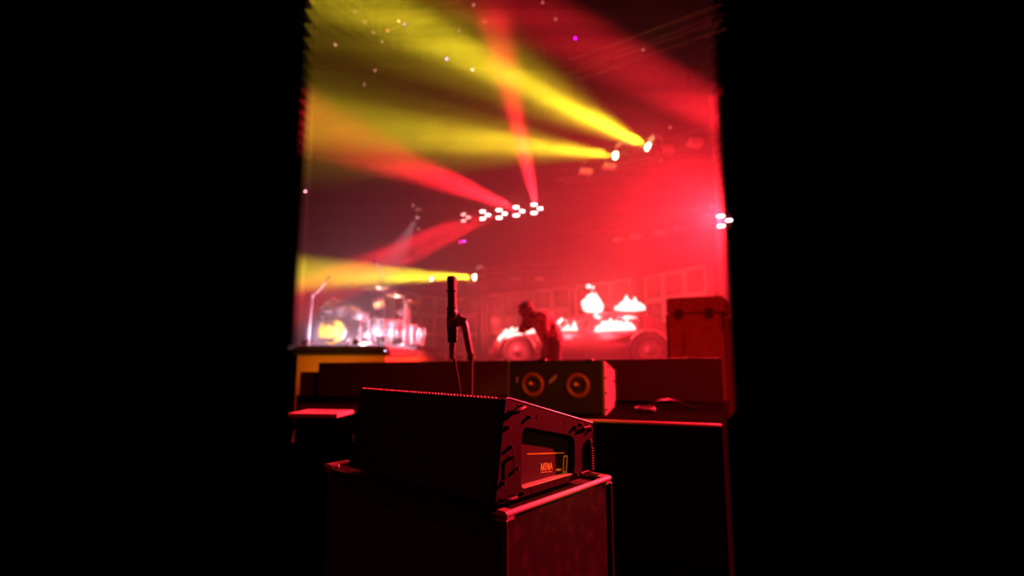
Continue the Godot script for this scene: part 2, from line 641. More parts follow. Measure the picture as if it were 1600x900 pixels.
	for e in [[524, 70, 1.0, "dull pink glowing clamp glint under the dim left truss"], [586, 110, 0.6, "pale tan indicator light low on the left truss"], [569, 132, 0.4, "faint tan glowing clamp glint in the brown haze"], [717, 48, 0.5, "yellowish glowing clamp glint left of the orange beam top"], [740, 8, 0.7, "salmon glowing clamp glint at the top edge over the orange beam"], [756, 35, 0.4, "orange tinted glowing clamp glint inside the orange beam"], [848, 4, 0.5, "dull red glowing clamp glint at the top edge right of centre"], [868, 30, 0.4, "dull brown glowing clamp glint above the purple one"], [1005, 78, 0.5, "faint red glowing clamp glint on the dark upper right truss"], [645, 321, 0.4, "dim red glowing clamp glint below the wide red beam"], [654, 358, 0.5, "dim pink glowing clamp glint below the wide red beam"], [1047, 199, 0.5, "dull red glowing clamp glint right of the widest yellow beam"]]:
		led(e[0], e[1], 13.0, lin(0.7, 0.25, 0.2), e[2], e[3], "rig_glint_led_%d" % e[0])  # mostly clamp glints, given a glow of their own

# ---------------------------------------------------------------- foreground loudspeaker on its sub
const PLATE := Basis(Vector3(0, 0, 1), Vector3(0, 1, 0), Vector3(-1, 0, 0))

func cab_basis() -> Basis:
	var dl := Vector3(-0.7557, 0, -0.6549)
	return Basis(dl, Vector3.UP, dl.cross(Vector3.UP))

func bolt(u: float, v: float, r := 0.0042, h := 0.009) -> void:
	lathe(Vector3(-0.0, v, u), Vector3.LEFT, [Vector2(r * 1.5, 0), Vector2(r * 1.5, 0.0015), Vector2(r, 0.0015), Vector2(r, h), Vector2(r * 0.8, h + 0.001), Vector2(0, h + 0.001)], 10, true)

func grille_texture() -> ImageTexture:
	var n := 128
	var im := Image.create(n, n, false, Image.FORMAT_RGB8)
	for y in n:
		for x in n:
			var best := 9.0
			for e in [[0.0, 0.0], [1.0, 0.0], [0.0, 1.0], [1.0, 1.0], [0.5, 0.5]]:
				best = minf(best, Vector2(float(x) / n - e[0], (float(y) / n - e[1]) * 1.0).length())
			var v := 0.16 if best > 0.3 else 0.02
			im.set_pixel(x, y, Color(v, v, v))
	return ImageTexture.create_from_image(im)

func speaker_shell(o: Node3D, w: float, outer: Array, opening: PackedVector2Array, body_m: Material, plate_m: Material) -> void:
	var po := PackedVector2Array(outer)
	var inset := PackedVector2Array()
	var c := Vector2.ZERO
	for v in po: c += v / po.size()
	for v in po: inset.append(c + (v - c) * 0.965)
	var xf := Transform3D(PLATE, Vector3.ZERO)
	new_shape()
	prism(inset, -(w - 0.012), -0.0225, xf)
	part("body", body_m, o)
	new_shape()
	ring_plate(inset, rounded([Vector2(0.05, 0.012), Vector2(0.362, 0.008), Vector2(0.362, 0.12), Vector2(0.055, 0.19)], 0.01), -0.0225, -0.0125, xf)
	part("recess", body_m, o, "recess behind the window of the end plate")
	new_shape()
	ring_plate(po, opening, -0.012, 0.0, xf)
	part("end_plate", plate_m, o, "steel end plate with a rounded window")
	new_shape()
	prism(po, -w, -(w - 0.012), xf)
	part("end_plate", plate_m, o)

func foreground_speaker() -> void:
	var b := cab_basis()
	var steel := textured("scuffed_steel", noise_tex(3, 0.012, [lin(0.24, 0.24, 0.24), lin(0.34, 0.33, 0.33), lin(0.5, 0.48, 0.48)], [0.0, 0.6, 1.0]), 5.0, 0.55)
	steel.metallic_specular = 0.35
	var black := mat("black_paint", lin(0.012, 0.012, 0.012), 0.7, 0.0, 0.12)
	var boltm := mat("bolt_steel", lin(0.6, 0.58, 0.58), 0.3, 0.4)
	# --- sub
	var s := thing("sub_cabinet", "black wooden sub cabinet with glowing red top edges under the loudspeaker", "speaker cabinet", Vector3(-0.014, EYE - 0.32, -1.082), b)
	var wood := textured("scuffed_wood", noise_tex(11, 0.012, [lin(0.014, 0.014, 0.014), lin(0.02, 0.019, 0.019), lin(0.042, 0.04, 0.04)], [0.0, 0.6, 1.0]), 3.0, 0.75)
	wood.metallic_specular = 0.12
	var h := EYE - 0.32
	new_shape()
	box(Vector3(0.352, -0.5 * (h + 0.008), 0.208), Vector3(0.704, h - 0.008, 0.416), 0.006)
	part("body", wood, s)
	var edge := mat("edge_trim", lin(0.34, 0.32, 0.32), 0.38, 0.2)
	for e in [[0.0, 0.0, 0.0, 0.416], [0.704, 0.0, 0.704, 0.416], [0.0, 0.416, 0.704, 0.416]]:
		new_shape()
		var a := Vector3(e[0], -0.002, e[1])
		var c := Vector3(e[2], -0.002, e[3])
		box((a + c) * 0.5, (c - a).abs() + Vector3(0.014, 0.014, 0.014), 0.005)
		part("top_rim", edge, s)
	new_shape()
	box(Vector3(0.352, -0.008, 0.0), Vector3(0.704, 0.006, 0.012), 0.002)
	part("front_rim", black, s)
	for e in [[0.0, 0.0], [0.0, 0.416]]:
		new_shape()
		box(Vector3(e[0] - 0.001, -0.2, e[1]), Vector3(0.012, 0.38, 0.012), 0.004)
		part("corner_strip", mat("corner_strip", lin(0.05, 0.05, 0.05), 0.35), s)
	for e in [[0.0, 0.0], [0.0, 0.416], [0.704, 0.0], [0.704, 0.416]]:
		new_shape()
		box(Vector3(e[0] + (0.012 if e[0] < 0.1 else -0.012), -0.008, e[1] + (0.012 if e[1] < 0.1 else -0.012)), Vector3(0.034, 0.024, 0.034), 0.006)
		part("corner_cap", edge, s)
	new_shape()
	box(Vector3(0.352, -0.46, -0.004), Vector3(0.66, 0.8, 0.012), 0.003)
	part("front_grille", mat("grille_cloth", lin(0.012, 0.012, 0.012), 0.9), s)
	# --- loudspeaker
	var o := thing("loudspeaker", "black loudspeaker with perforated grille and open end plate on the sub", "loudspeaker", Vector3(-0.043, EYE - 0.3145, -1.108) + b.z * 0.012, b)
	var w := 0.572
	var outer := [Vector2(0, 0), Vector2(0.37, 0.0), Vector2(0.388, 0.008), Vector2(0.388, 0.133), Vector2(0.045, 0.2195), Vector2(0.033, 0.2195)]
	var opening := rounded([Vector2(0.083, 0.016), Vector2(0.3, 0.014), Vector2(0.302, 0.108), Vector2(0.09, 0.155)], 0.022)
	speaker_shell(o, w, outer, opening, black, steel)
	# grille: sheet on the sloping front, top lip of perforations
	var gm := mat("grille_metal", Color.WHITE, 0.6, 0.3)
	gm.albedo_texture = grille_texture()
	gm.uv1_triplanar = true
	gm.uv1_scale = Vector3.ONE * 150.0
	new_shape()
	prism(PackedVector2Array([Vector2(-0.008, 0.004), Vector2(0.002, 0.002), Vector2(0.035, 0.2175), Vector2(0.027, 0.219)]), -(w - 0.014), -0.026, Transform3D(PLATE, Vector3.ZERO))
	part("grille", gm, o, "perforated black front grille")
	new_shape()
	prism(PackedVector2Array([Vector2(-0.004, 0.003), Vector2(0.006, 0.002), Vector2(0.037, 0.2185), Vector2(0.029, 0.219)]), -0.026, -0.012, Transform3D(PLATE, Vector3.ZERO))
	part("grille_post", black, o)
	new_shape()
	box(Vector3(0.548, 0.085, 0.001), Vector3(0.012, 0.022, 0.006), 0.002, Basis(Vector3.UP, -0.9))
	part("tab", mat("red_tab", lin(0.5, 0.05, 0.05), 0.4), o, "small red tab on the grille's far end")
	new_shape()
	for i in 47:
		ball(Vector3(0.03 + i * 0.01147, 0.2195, 0.0295), 0.0044, 8, Vector3(0.95, 0.8, 1.0))
	part("grille_lip", mat("lip_metal", lin(0.7, 0.66, 0.66), 0.35, 0.3), o, "scalloped top edge of the grille", "stuff")
	new_shape()
	tube([Vector3(0.0, 0.2205, 0.034), Vector3(0.0, 0.2205, 0.046), Vector3(0.0, 0.134, 0.388)], [0.0016], 6)
	part("edge_bead", mat("lip_metal"), o, "bright top edge of the end plate")
	new_shape()
	box(Vector3(0.0125, 0.0165, 0.192), Vector3(0.022, 0.003, 0.2), 0.001, Basis(Vector3.RIGHT, 0.01))
	part("recess_ledge", mat("lit_ledge_metal", lin(0.5, 0.46, 0.46), 0.35), o, "lower ledge of the window, falling light put into its colour")  # paler than the recess walls: light painted into the ledge
	# hardware of the end plate
	for e in [[0.079, 0.199], [0.112, 0.174], [0.036, 0.158], [0.047, 0.115], [0.045, 0.092], [0.067, 0.066], [0.022, 0.043], [0.087, 0.009], [0.016, 0.009], [0.054, 0.009], [0.046, 0.19], [0.300, 0.131], [0.325, 0.135], [0.362, 0.127], [0.372, 0.118], [0.365, 0.09], [0.30, 0.014], [0.325, 0.011], [0.358, 0.012]]:
		new_shape()
		bolt(e[0], e[1])
		part("bolt", boltm, o)
	for e in [[0.145, 0.172], [0.26, 0.146], [0.125, 0.011], [0.255, 0.013]]:
		new_shape()
		box(Vector3(-0.0006, e[1], e[0]), Vector3(0.0012, 0.008, 0.003), 0.0)
		part("slot", black, o)
	new_shape()
	tube([Vector3(-0.005, 0.19, 0.046), Vector3(-0.016, 0.19, 0.046), Vector3(-0.016, 0.199, 0.079), Vector3(-0.005, 0.199, 0.079)], [0.005], 8)
	part("hinge_link", black, o)
	new_shape()
	tube([Vector3(-0.004, 0.009, 0.018), Vector3(-0.014, 0.009, 0.02), Vector3(-0.014, 0.009, 0.052), Vector3(-0.004, 0.009, 0.054)], [0.005], 8)
	part("hinge_link", black, o)
	new_shape()
	box(Vector3(-0.008, 0.127, 0.345), Vector3(0.008, 0.006, 0.036), 0.002)
	part("hinge_link", boltm, o)
	new_shape()
	box(Vector3(-0.006, 0.014, 0.335), Vector3(0.008, 0.006, 0.04), 0.002)
	part("hinge_link", boltm, o)
	new_shape()
	box(Vector3(-0.006, 0.05, 0.3655), Vector3(0.01, 0.078, 0.012), 0.002)
	part("rear_link", steel, o)
	new_shape()
	for i in 9:
		box(Vector3(-0.0115, 0.018 + i * 0.0065, 0.3675), Vector3(0.004, 0.0035, 0.012), 0.001)
	part("ratchet_teeth", steel, o, "", "stuff")
	new_shape()
	box(Vector3(-0.010, 0.078, 0.049), Vector3(0.004, 0.045, 0.004), 0.001)
	part("pull_rod", black, o)
	# markings on the recessed panel
	var amber := mat("amber_print", lin(0.75, 0.42, 0.04), 0.6)
	amber.emission_enabled = false
	var cream := mat("cream_print", lin(0.85, 0.6, 0.3), 0.6)
	var tilt := Basis(Vector3.RIGHT, 0.12)
	new_shape()
	box(Vector3(0.022, 0.0755, 0.2095), Vector3(0.001, 0.0026, 0.152), 0.0, tilt)
	part("amber_line", amber, o, "thin amber line across the recessed panel")
	var tm := TextMesh.new()
	tm.text = "MINA"
	var sf := SystemFont.new()
	sf.font_names = PackedStringArray(["Droid Sans"])
	tm.font = sf
	tm.font_size = 32
	tm.pixel_size = 0.00072
	tm.depth = 0.001
	share("lettering", tm, cream, o, Transform3D(tilt * PLATE, Vector3(0.022, 0.0436, 0.2086)) * Transform3D(Basis().scaled(Vector3(0.84, 1.0, 1.0)), Vector3.ZERO))
	new_shape()
	box(Vector3(0.022, 0.0315, 0.2085), Vector3(0.001, 0.001, 0.046), 0.0, tilt)
	part("underline", cream, o)
	new_shape()
	box(Vector3(0.022, 0.0286, 0.259), Vector3(0.001, 0.005, 0.02), 0.0, tilt)
	part("small_print", cream, o)
	new_shape()
	ring_plate(PackedVector2Array([Vector2(-0.009, -0.021), Vector2(0.009, -0.021), Vector2(0.009, 0.021), Vector2(-0.009, 0.021)]), PackedVector2Array([Vector2(-0.0055, -0.0175), Vector2(0.0055, -0.0175), Vector2(0.0055, 0.0175), Vector2(-0.0055, 0.0175)]), -0.0005, 0.0005, Transform3D(tilt * PLATE, Vector3(0.0215, 0.0385, 0.2875)))
	part("label_frame", amber, o, "upright amber label outline")

# ---------------------------------------------------------------- microphone on its stand
func microphone() -> void:
	var d := 1.8
	var black := mat("mic_black", lin(0.025, 0.025, 0.025), 0.35)
	var top := at(705.5, 432, d)
	var bot := at(707, 536, d)
	var k := (bot - top)
	var o := thing("microphone", "upright black pencil microphone clipped on a thin stand", "microphone", bot)
	var ax := -k.normalized()
	var L := k.length()
	new_shape()
	var r := 0.0155
	lathe(Vector3.ZERO, ax, [Vector2(0, 0), Vector2(r * 0.7, 0), Vector2(r * 1.12, 0.004), Vector2(r * 1.15, L * 0.46), Vector2(r * 1.0, L * 0.5), Vector2(r * 0.95, L * 0.76)], 24, true)
	part("body", black, o)
	new_shape()
	lathe(Vector3.ZERO, ax, [Vector2(r * 0.93, L * 0.76), Vector2(r * 0.95, L * 0.86), Vector2(r * 1.02, L * 0.865), Vector2(r * 1.02, L * 0.985), Vector2(r * 0.85, L), Vector2(0, L)], 24, true)
	part("capsule", mat("capsule_mesh", lin(0.04, 0.04, 0.04), 0.5, 0.6), o)
	for f in [0.2, 0.5, 0.76]:
		new_shape()
		lathe(Vector3.ZERO, ax, [Vector2(r * 1.1, L * f), Vector2(r * 1.22, L * f + 0.002), Vector2(r * 1.22, L * f + 0.006), Vector2(r * 1.0, L * f + 0.008)], 24)
		part("ring", black, o)
	# cable
	var c := thing("microphone_cable", "dark red lit cable hanging from the upright microphone's tail", "cable", bot)
	new_shape()
	var pts := []
	for e in [[707, 534, 0.0], [709, 556, 0.0], [711, 570, 0.02], [715, 590, 0.06], [718, 612, 0.1], [719, 640, 0.14], [720, 700, 0.16], [720, 780, 0.16]]:
		pts.append(at(e[0], e[1], d + e[2]) - bot)
	var sm := []
	for i in pts.size() - 1:
		for t in 4:
			sm.append((pts[i] as Vector3).lerp(pts[i + 1], t / 4.0))
	sm.append(pts[-1])
	tube(sm, [0.0045], 8)
	part("lead", mat("cable_rubber", lin(0.16, 0.14, 0.14), 0.4), c)
	new_shape()
	lathe(Vector3(0, -0.058, 0), Vector3.UP, [Vector2(0.005, 0), Vector2(0.009, 0.004), Vector2(0.0105, 0.03), Vector2(0.0105, 0.058), Vector2(0, 0.058)], 16, true)
	part("plug", mat("plug_metal", lin(0.2, 0.2, 0.2), 0.35, 0.8), c)
	# stand
	var foot := at(736, 560, d)
	foot.y = 0.0
	var s := thing("microphone_stand", "slim microphone stand rising behind the loudspeaker to the mic clip", "stand", foot)
	var metal := mat("stand_black", lin(0.16, 0.15, 0.15), 0.35, 0.3)
	var head := at(736, 560, d) - foot
	new_shape()
	tube([Vector3(0, 0.03, 0), head], [0.0075], 12)
	part("pole", metal, s)
	var J := func(px: float, py: float) -> Vector3: return at(px, py, d) - foot
	new_shape()
	tube([J.call(736, 562), J.call(736, 552)], [0.013], 14)
	tube([J.call(735.5, 554), J.call(731, 545), J.call(737, 548)], [0.007], 8)
	part("clutch", metal, s)
	new_shape()
	tube([J.call(736, 556), J.call(733, 545), J.call(729, 524), J.call(726, 508), J.call(723, 499)], [0.010, 0.012, 0.012, 0.013, 0.009], 12)
	part("gooseneck", metal, s)
	new_shape()
	tube([J.call(729, 501), J.call(722, 499), J.call(717, 505), J.call(711, 508)], [0.010, 0.012, 0.011, 0.009], 12)
	part("clip_arm", metal, s)
	new_shape()
	tube([J.call(716, 491), J.call(720, 498)], [0.007, 0.010], 10)
	lathe(J.call(707, 505), ax, [Vector2(0.0165, -0.012), Vector2(0.0205, -0.012), Vector2(0.0205, 0.02), Vector2(0.0165, 0.02)], 20, true)
	part("clip", metal, s)
	for a in [0.6, 2.7, 4.8]:
		new_shape()
		tube([Vector3(0, 0.12, 0), Vector3(cos(a) * 0.3, 0.012, sin(a) * 0.3)], [0.009], 8)
		ball(Vector3(cos(a) * 0.3, 0.012, sin(a) * 0.3), 0.014, 8)
		part("leg", metal, s)

# ---------------------------------------------------------------- the front of the stage
func wedge_speaker() -> void:
	var a := deg_to_rad(20.0)
	var b := Basis(Vector3(-cos(a), 0, -sin(a)), Vector3.UP, Vector3(-sin(a) * -1.0, 0, -cos(a)))
	var d := 2.78
	var p := at(945, 600, d)
	p.y = EYE - 0.32
	var o := thing("loudspeaker", "black loudspeaker with two round orange lit cones at the stage edge", "loudspeaker", p, b)
	var black := mat("black_paint")
	var steel := mat("scuffed_steel")
	var w := 0.56
	var H := 0.292
	var outer := [Vector2(0.0, 0.0), Vector2(0.3, 0.02), Vector2(0.36, 0.07), Vector2(0.36, H - 0.06), Vector2(0.012, H), Vector2(0.0, H - 0.006)]
	var xf := Transform3D(PLATE, Vector3.ZERO)
	new_shape()
	prism(PackedVector2Array(outer), -(w - 0.012), -0.0125, xf)
	part("body", black, o)
	for x in [0.0, w - 0.012]:
		new_shape()
		prism(PackedVector2Array(outer), -x - 0.012, -x, xf)
		part("end_plate", mat("end_panel", lin(0.26, 0.24, 0.24), 0.45), o, "bright red lit end panel" if x == 0.0 else "")
	# baffle with two drivers
	new_shape()
	box(Vector3(w * 0.5, H * 0.5, -0.004), Vector3(w - 0.03, H - 0.02, 0.012), 0.003)
	part("baffle", mat("baffle", lin(0.016, 0.016, 0.016), 0.6), o)
	for x in [0.148, 0.408]:
		var c := Vector3(x, 0.158, -0.011)
		new_shape()
		lathe(c, Vector3(0, 0, -1), [Vector2(0.046, 0.004), Vector2(0.052, 0.012), Vector2(0.062, 0.010), Vector2(0.069, 0.0)], 28)
		part("surround", mat("cone_surround", lin(0.3, 0.09, 0.05), 0.45), o, "orange lit rim of a driver")
		new_shape()
		lathe(c, Vector3(0, 0, -1), [Vector2(0.046, 0.004), Vector2(0.03, -0.008), Vector2(0.018, -0.016), Vector2(0.018, -0.004), Vector2(0.012, 0.004), Vector2(0, 0.007)], 28)
		part("cone", mat("cone_paper", lin(0.1, 0.03, 0.02), 0.4), o)
		new_shape()
		ball(c + Vector3(0.01, 0.006, -0.012), 0.014, 12)
		part("phase_plug", mat("plug_highlight", lin(0.9, 0.55, 0.08), 0.3, 0.6), o, "plug with a painted yellow highlight at a driver's centre")  # yellow reflection in the driver, painted as a coloured ball
	new_shape()
	prism(PackedVector2Array([Vector2(-0.022, -0.03), Vector2(-0.018, -0.002), Vector2(0.022, 0.03), Vector2(0.02, 0.004)]), 0.0, 0.004, Transform3D(Basis(Vector3(-1, 0, 0), Vector3.UP, Vector3(0, 0, -1)), Vector3(0.288, 0.19, -0.010)))
	part("port_flap", mat("flap", lin(0.35, 0.3, 0.3), 0.5), o)
	new_shape()
	box(Vector3(0.5, 0.185, -0.012), Vector3(0.01, 0.035, 0.004), 0.001)
	part("port_flap", mat("flap"), o)
	for e in [[0.02, 0.03], [0.02, 0.12], [0.02, 0.2], [0.3, 0.17], [0.1, 0.26]]:
		new_shape()
		bolt(e[0], e[1], 0.006, 0.008)
		part("bolt", mat("bolt_steel"), o)
	for x in [0.09, 0.36]:
		new_shape()
		box(Vector3(x, H + 0.004, 0.03), Vector3(0.05, 0.01, 0.04), 0.003)
		part("rigging_lug", mat("bolt_steel"), o)

func front_of_stage() -> void:
	var dark := textured("stage_black", noise_tex(21, 0.02, [lin(0.05, 0.05, 0.05), lin(0.06, 0.058, 0.058), lin(0.08, 0.075, 0.075)], [0.0, 0.6, 1.0]), 1.5, 0.6)
	var edge := mat("deck_edge", lin(0.85, 0.8, 0.8), 0.4, 0.0)
	# floor of the pit
	new_shape()
	box(Vector3(-0.25, -0.05, -1.7), Vector3(1.9, 0.1, 2.2))
	struct("floor", mat("pit_floor", lin(0.02, 0.02, 0.02), 0.8))
	# stage deck
	new_shape()
	prism(PackedVector2Array([Vector2(-1.8, 4.25), Vector2(1.62, 4.25), Vector2(10.4, 25.8), Vector2(-10.4, 25.8)]), 0.0, STAGE, Transform3D(Basis(Vector3(1, 0, 0), Vector3(0, 0, -1), Vector3(0, 1, 0)), Vector3.ZERO))
	struct("stage_deck", mat("deck_black", lin(0.03, 0.03, 0.03), 0.55))
	# apron: low platform along the stage, its front running 16 degrees off
	var h := EYE - 0.32
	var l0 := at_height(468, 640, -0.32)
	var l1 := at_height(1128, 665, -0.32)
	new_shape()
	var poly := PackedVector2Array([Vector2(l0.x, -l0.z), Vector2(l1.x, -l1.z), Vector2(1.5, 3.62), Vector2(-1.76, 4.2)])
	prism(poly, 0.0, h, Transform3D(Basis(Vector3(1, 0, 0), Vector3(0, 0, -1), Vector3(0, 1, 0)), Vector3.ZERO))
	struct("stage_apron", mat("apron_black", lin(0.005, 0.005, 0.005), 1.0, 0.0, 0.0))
	var n := (l1 - l0).normalized()
	new_shape()
	var l2 := l0.lerp(l1, 0.69)
	box((l2 + l1) * 0.5, Vector3(l2.distance_to(l1), 0.012, 0.014), 0.004, Basis(n, Vector3.UP, n.cross(Vector3.UP)))
	struct("trim_1", edge)
	# added pale strip: the lit patch of the apron edge, put into its colour
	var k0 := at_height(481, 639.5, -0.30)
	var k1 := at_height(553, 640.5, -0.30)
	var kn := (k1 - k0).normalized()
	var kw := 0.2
	var bd := thing("lit_strip", "added strip of painted red light on the dark apron at the left edge", "lit_strip", (k0 + k1) * 0.5 + Vector3(0, -0.01, 0) - kn.cross(Vector3.UP) * kw * -0.5, Basis(kn, Vector3.UP, kn.cross(Vector3.UP)))
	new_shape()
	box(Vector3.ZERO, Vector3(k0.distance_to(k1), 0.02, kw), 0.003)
	part("board", mat("lit_strip_tone", lin(0.6, 0.5, 0.5), 0.6), bd)  # pale colour stands for light falling on the apron
	new_shape()
	for e in [-0.02, 0.03]:
		lathe(Vector3(e, 0.01, 0.0), Vector3.UP, [Vector2(0.008, 0), Vector2(0.006, 0.004), Vector2(0, 0.005)], 10)
	part("strip_dots", mat("bolt_steel"), bd, "", "stuff")
	# parapet along the stage front
	new_shape()
	var p0 := at(498, 567, 4.15)
	var p1 := at(1127, 558.7, 3.6)
	var t := Vector3(0.0, 0, -0.09)
	var lo := func(v: Vector3) -> Vector3: return Vector3(v.x, h - 0.35, v.z)
	flat()
	quad(lo.call(p0), lo.call(p1), p1, p0)
	quad(lo.call(p1 + t), lo.call(p0 + t), p0 + t, p1 + t)
	quad(p0, p1, p1 + t, p0 + t)
	quad(lo.call(p1), lo.call(p1 + t), p1 + t, p1)
	quad(lo.call(p0 + t), lo.call(p0), p0, p0 + t)
	quad(lo.call(p0 + t), lo.call(p1 + t), lo.call(p1), lo.call(p0))
	struct("wall_front", dark)
	new_shape()
	var q0 := at(469, 581, 4.2)
	var q1 := at(499, 581.5, 4.18)
	box((q0 + q1) * 0.5 + Vector3(0, -0.2, -0.05), Vector3(q0.distance_to(q1), 0.4, 0.08), 0.006)
	struct("wall_front_low", dark)
	# back wall
	new_shape()
	box(Vector3(0, 8.5, -25.4), Vector3(20.8, 17.0, 0.2))
	struct("wall_back", mat("drape", lin(0.001, 0.001, 0.001), 1.0, 0.0, 0.0))
	new_shape()
	box(Vector3(0, CEILING + 0.1, -14.0), Vector3(20.8, 0.2, 23.0))
	struct("ceiling", mat("drape"))
	wedge_speaker()
	# cable on the apron
	var c0 := at_height(985, 640, -0.315)
	var o := thing("stage_cable", "black cable arching in a loop on the dark apron at right", "cable", c0)
	new_shape()
	var pts := []
	for e in [[1003, 644, 0.0], [1010, 637, 0.012], [1018, 631, 0.035], [1030, 627, 0.05], [1045, 625.5, 0.05], [1058, 627, 0.03], [1072, 634, 0.005], [1090, 640, 0.0]]:
		pts.append(at_height(e[0], e[1] + e[2] * 250.0, -0.312) + Vector3(0, e[2], 0) - c0)
	tube(pts, [0.006], 8)
	part("lead", mat("cable_rubber"), o)
	var c2 := thing("stage_cable", "black cable coil lying behind the arching cable's foot", "cable", c0)
	new_shape()
	pts = []
	for i in 25:
		var a := TAU * i / 12.0
		pts.append(at_height(1008, 642, -0.312) - c0 + Vector3(cos(a) * 0.055, 0.004 + i * 0.0006, sin(a) * 0.05))
	tube(pts, [0.006], 8)
	part("lead", mat("cable_rubber"), c2)
	# small front lights on the parapet? none: two small clips on the parapet top

# ---------------------------------------------------------------- wall of guitar cabinets
func cabinets() -> void:
	var path := []
	for e in [[612, 19.0], [655, 20.6], [705, 22.0], [760, 20.6], [900, 18.0], [1010, 15.8], [1116, 13.6]]:
		var p := at(e[0], 556, e[1])
		path.append(Vector2(p.x, p.z))
	var s := 0.8
	var shell := mat("cabinet_shell", lin(0.75, 0.68, 0.68), 0.5)
	var cloth := mat("cabinet_cloth", lin(0.07, 0.06, 0.06), 0.9)
	var cone := mat("cabinet_cone", lin(0.22, 0.2, 0.2), 0.5)
	# one of each part, shared by all
	new_shape()
	var o2 := PackedVector2Array([Vector2(-s / 2 + 0.01, 0.0), Vector2(s / 2 - 0.01, 0.0), Vector2(s / 2 - 0.01, s - 0.01), Vector2(-s / 2 + 0.01, s - 0.01)])
	var i2 := PackedVector2Array([Vector2(-s / 2 + 0.07, 0.065), Vector2(s / 2 - 0.07, 0.065), Vector2(s / 2 - 0.07, s - 0.075), Vector2(-s / 2 + 0.07, s - 0.075)])
	ring_plate(o2, i2, -0.3, 0.0)
	var shell_mesh := made()
	new_shape()
	box(Vector3(0, s * 0.5 - 0.005, -0.16), Vector3(s - 0.16, s - 0.15, 0.24))
	var cloth_mesh := made()
	new_shape()
	lathe(Vector3(0, s * 0.5, -0.04), Vector3(0, 0, 1), [Vector2(0.15, 0), Vector2(0.18, 0.02), Vector2(0.2, 0.0)], 16)
	lathe(Vector3(0, s * 0.5, -0.04), Vector3(0, 0, 1), [Vector2(0.06, 0.0), Vector2(0.045, 0.02), Vector2(0, 0.03)], 16)
	var cone_mesh := made()
	new_shape()
	box(Vector3(0, s - 0.04, 0.006), Vector3(0.16, 0.02, 0.012), 0.004)
	var badge_mesh := made()
	var rows := ["bottom", "third", "second", "top"]
	var ords := ["first", "second", "third", "fourth", "fifth", "sixth", "seventh", "eighth", "ninth", "tenth", "eleventh", "twelfth", "thirteenth", "fourteenth", "fifteenth", "sixteenth", "seventeenth", "eighteenth", "nineteenth", "twentieth"]
	var seg := 0
	var pos: Vector2 = path[0]
	var stack := 0
	while seg < path.size() - 1 and stack < 20:
		var d: Vector2 = path[seg + 1] - pos
		if d.length() < s * 0.75:
			seg += 1
			pos = path[seg]
			continue
		d = d.normalized()
		var mid := pos + d * s * 0.5
		var x := Vector3(d.x, 0, d.y)
		var b := Basis(x, Vector3.UP, x.cross(Vector3.UP))
		for r in 4:
			var o := thing("guitar_cabinet", "pale framed guitar speaker cabinet, %s row, %s stack from the left" % [rows[r], ords[stack]], "speaker cabinet", Vector3(mid.x, STAGE + r * s, mid.y), b, "guitar cabinets in the back wall")
			share("shell", shell_mesh, shell, o, Transform3D())
			share("grille", cloth_mesh, cloth, o, Transform3D())
			if (stack * 3 + r * 5) % 4 == 0:
				share("speaker_cone", cone_mesh, cone, o, Transform3D())
			share("badge", badge_mesh, shell, o, Transform3D())
		pos += d * s
		stack += 1

# ---------------------------------------------------------------- tall case at the right
func road_case() -> void:
	var a := at(1043, 500, 5.2)
	var c := at(1130, 500, 4.95)
	var x := Vector3(c.x - a.x, 0, c.z - a.z)
	var w := x.length()
	x = x.normalized()
	var b := Basis(x, Vector3.UP, x.cross(Vector3.UP))
	var H := at(1043, 466, 5.2).y - STAGE
	var o := thing("road_case", "tall dark red lit road case standing right of the burning car", "case", Vector3(a.x, STAGE, a.z), b)
	var m := textured("case_ply", noise_tex(31, 0.015, [lin(0.42, 0.14, 0.13), lin(0.5, 0.17, 0.15), lin(0.6, 0.22, 0.2)], [0.0, 0.6, 1.0]), 1.2, 0.55)
	var lid := H - 0.17
	new_shape()
	box(Vector3(w * 0.5, (lid - 0.004) * 0.5 + 0.05, -0.35), Vector3(w, lid - 0.104, 0.7), 0.008)
	part("body", m, o)
	new_shape()
	box(Vector3(w * 0.5, (lid + H) * 0.5 + 0.004, -0.35), Vector3(w + 0.012, H - lid - 0.008, 0.712), 0.01)
	part("lid", m, o)
	var al := mat("case_edge", lin(0.16, 0.09, 0.09), 0.4, 0.5)
	for e in [[0.0, 0.0], [w, 0.0], [0.0, -0.7], [w, -0.7]]:
		new_shape()
		box(Vector3(e[0], lid * 0.5 + 0.05, e[1]), Vector3(0.025, lid - 0.1, 0.025), 0.004)
		part("edge_rail", al, o)
	for e in [[0.12, 0.0], [w - 0.12, 0.0]]:
		new_shape()
		box(Vector3(e[0], lid, 0.012), Vector3(0.07, 0.1, 0.02), 0.006)
		part("latch", al, o)
	new_shape()
	box(Vector3(w * 0.5 + 0.08, lid * 0.55, 0.008), Vector3(w * 0.7, lid * 0.6, 0.016), 0.004)
	part("front_panel", m, o)
	for e in [[0.1, -0.1], [w - 0.1, -0.1], [0.1, -0.6], [w - 0.1, -0.6]]:
		new_shape()
		lathe(Vector3(e[0] - 0.02, 0.05, e[1]), Vector3.RIGHT, [Vector2(0, 0), Vector2(0.05, 0), Vector2(0.05, 0.04), Vector2(0, 0.04)], 14, true)
		box(Vector3(e[0], 0.085, e[1]), Vector3(0.06, 0.05, 0.06), 0.005)
		part("caster", mat("lamp_housing"), o)

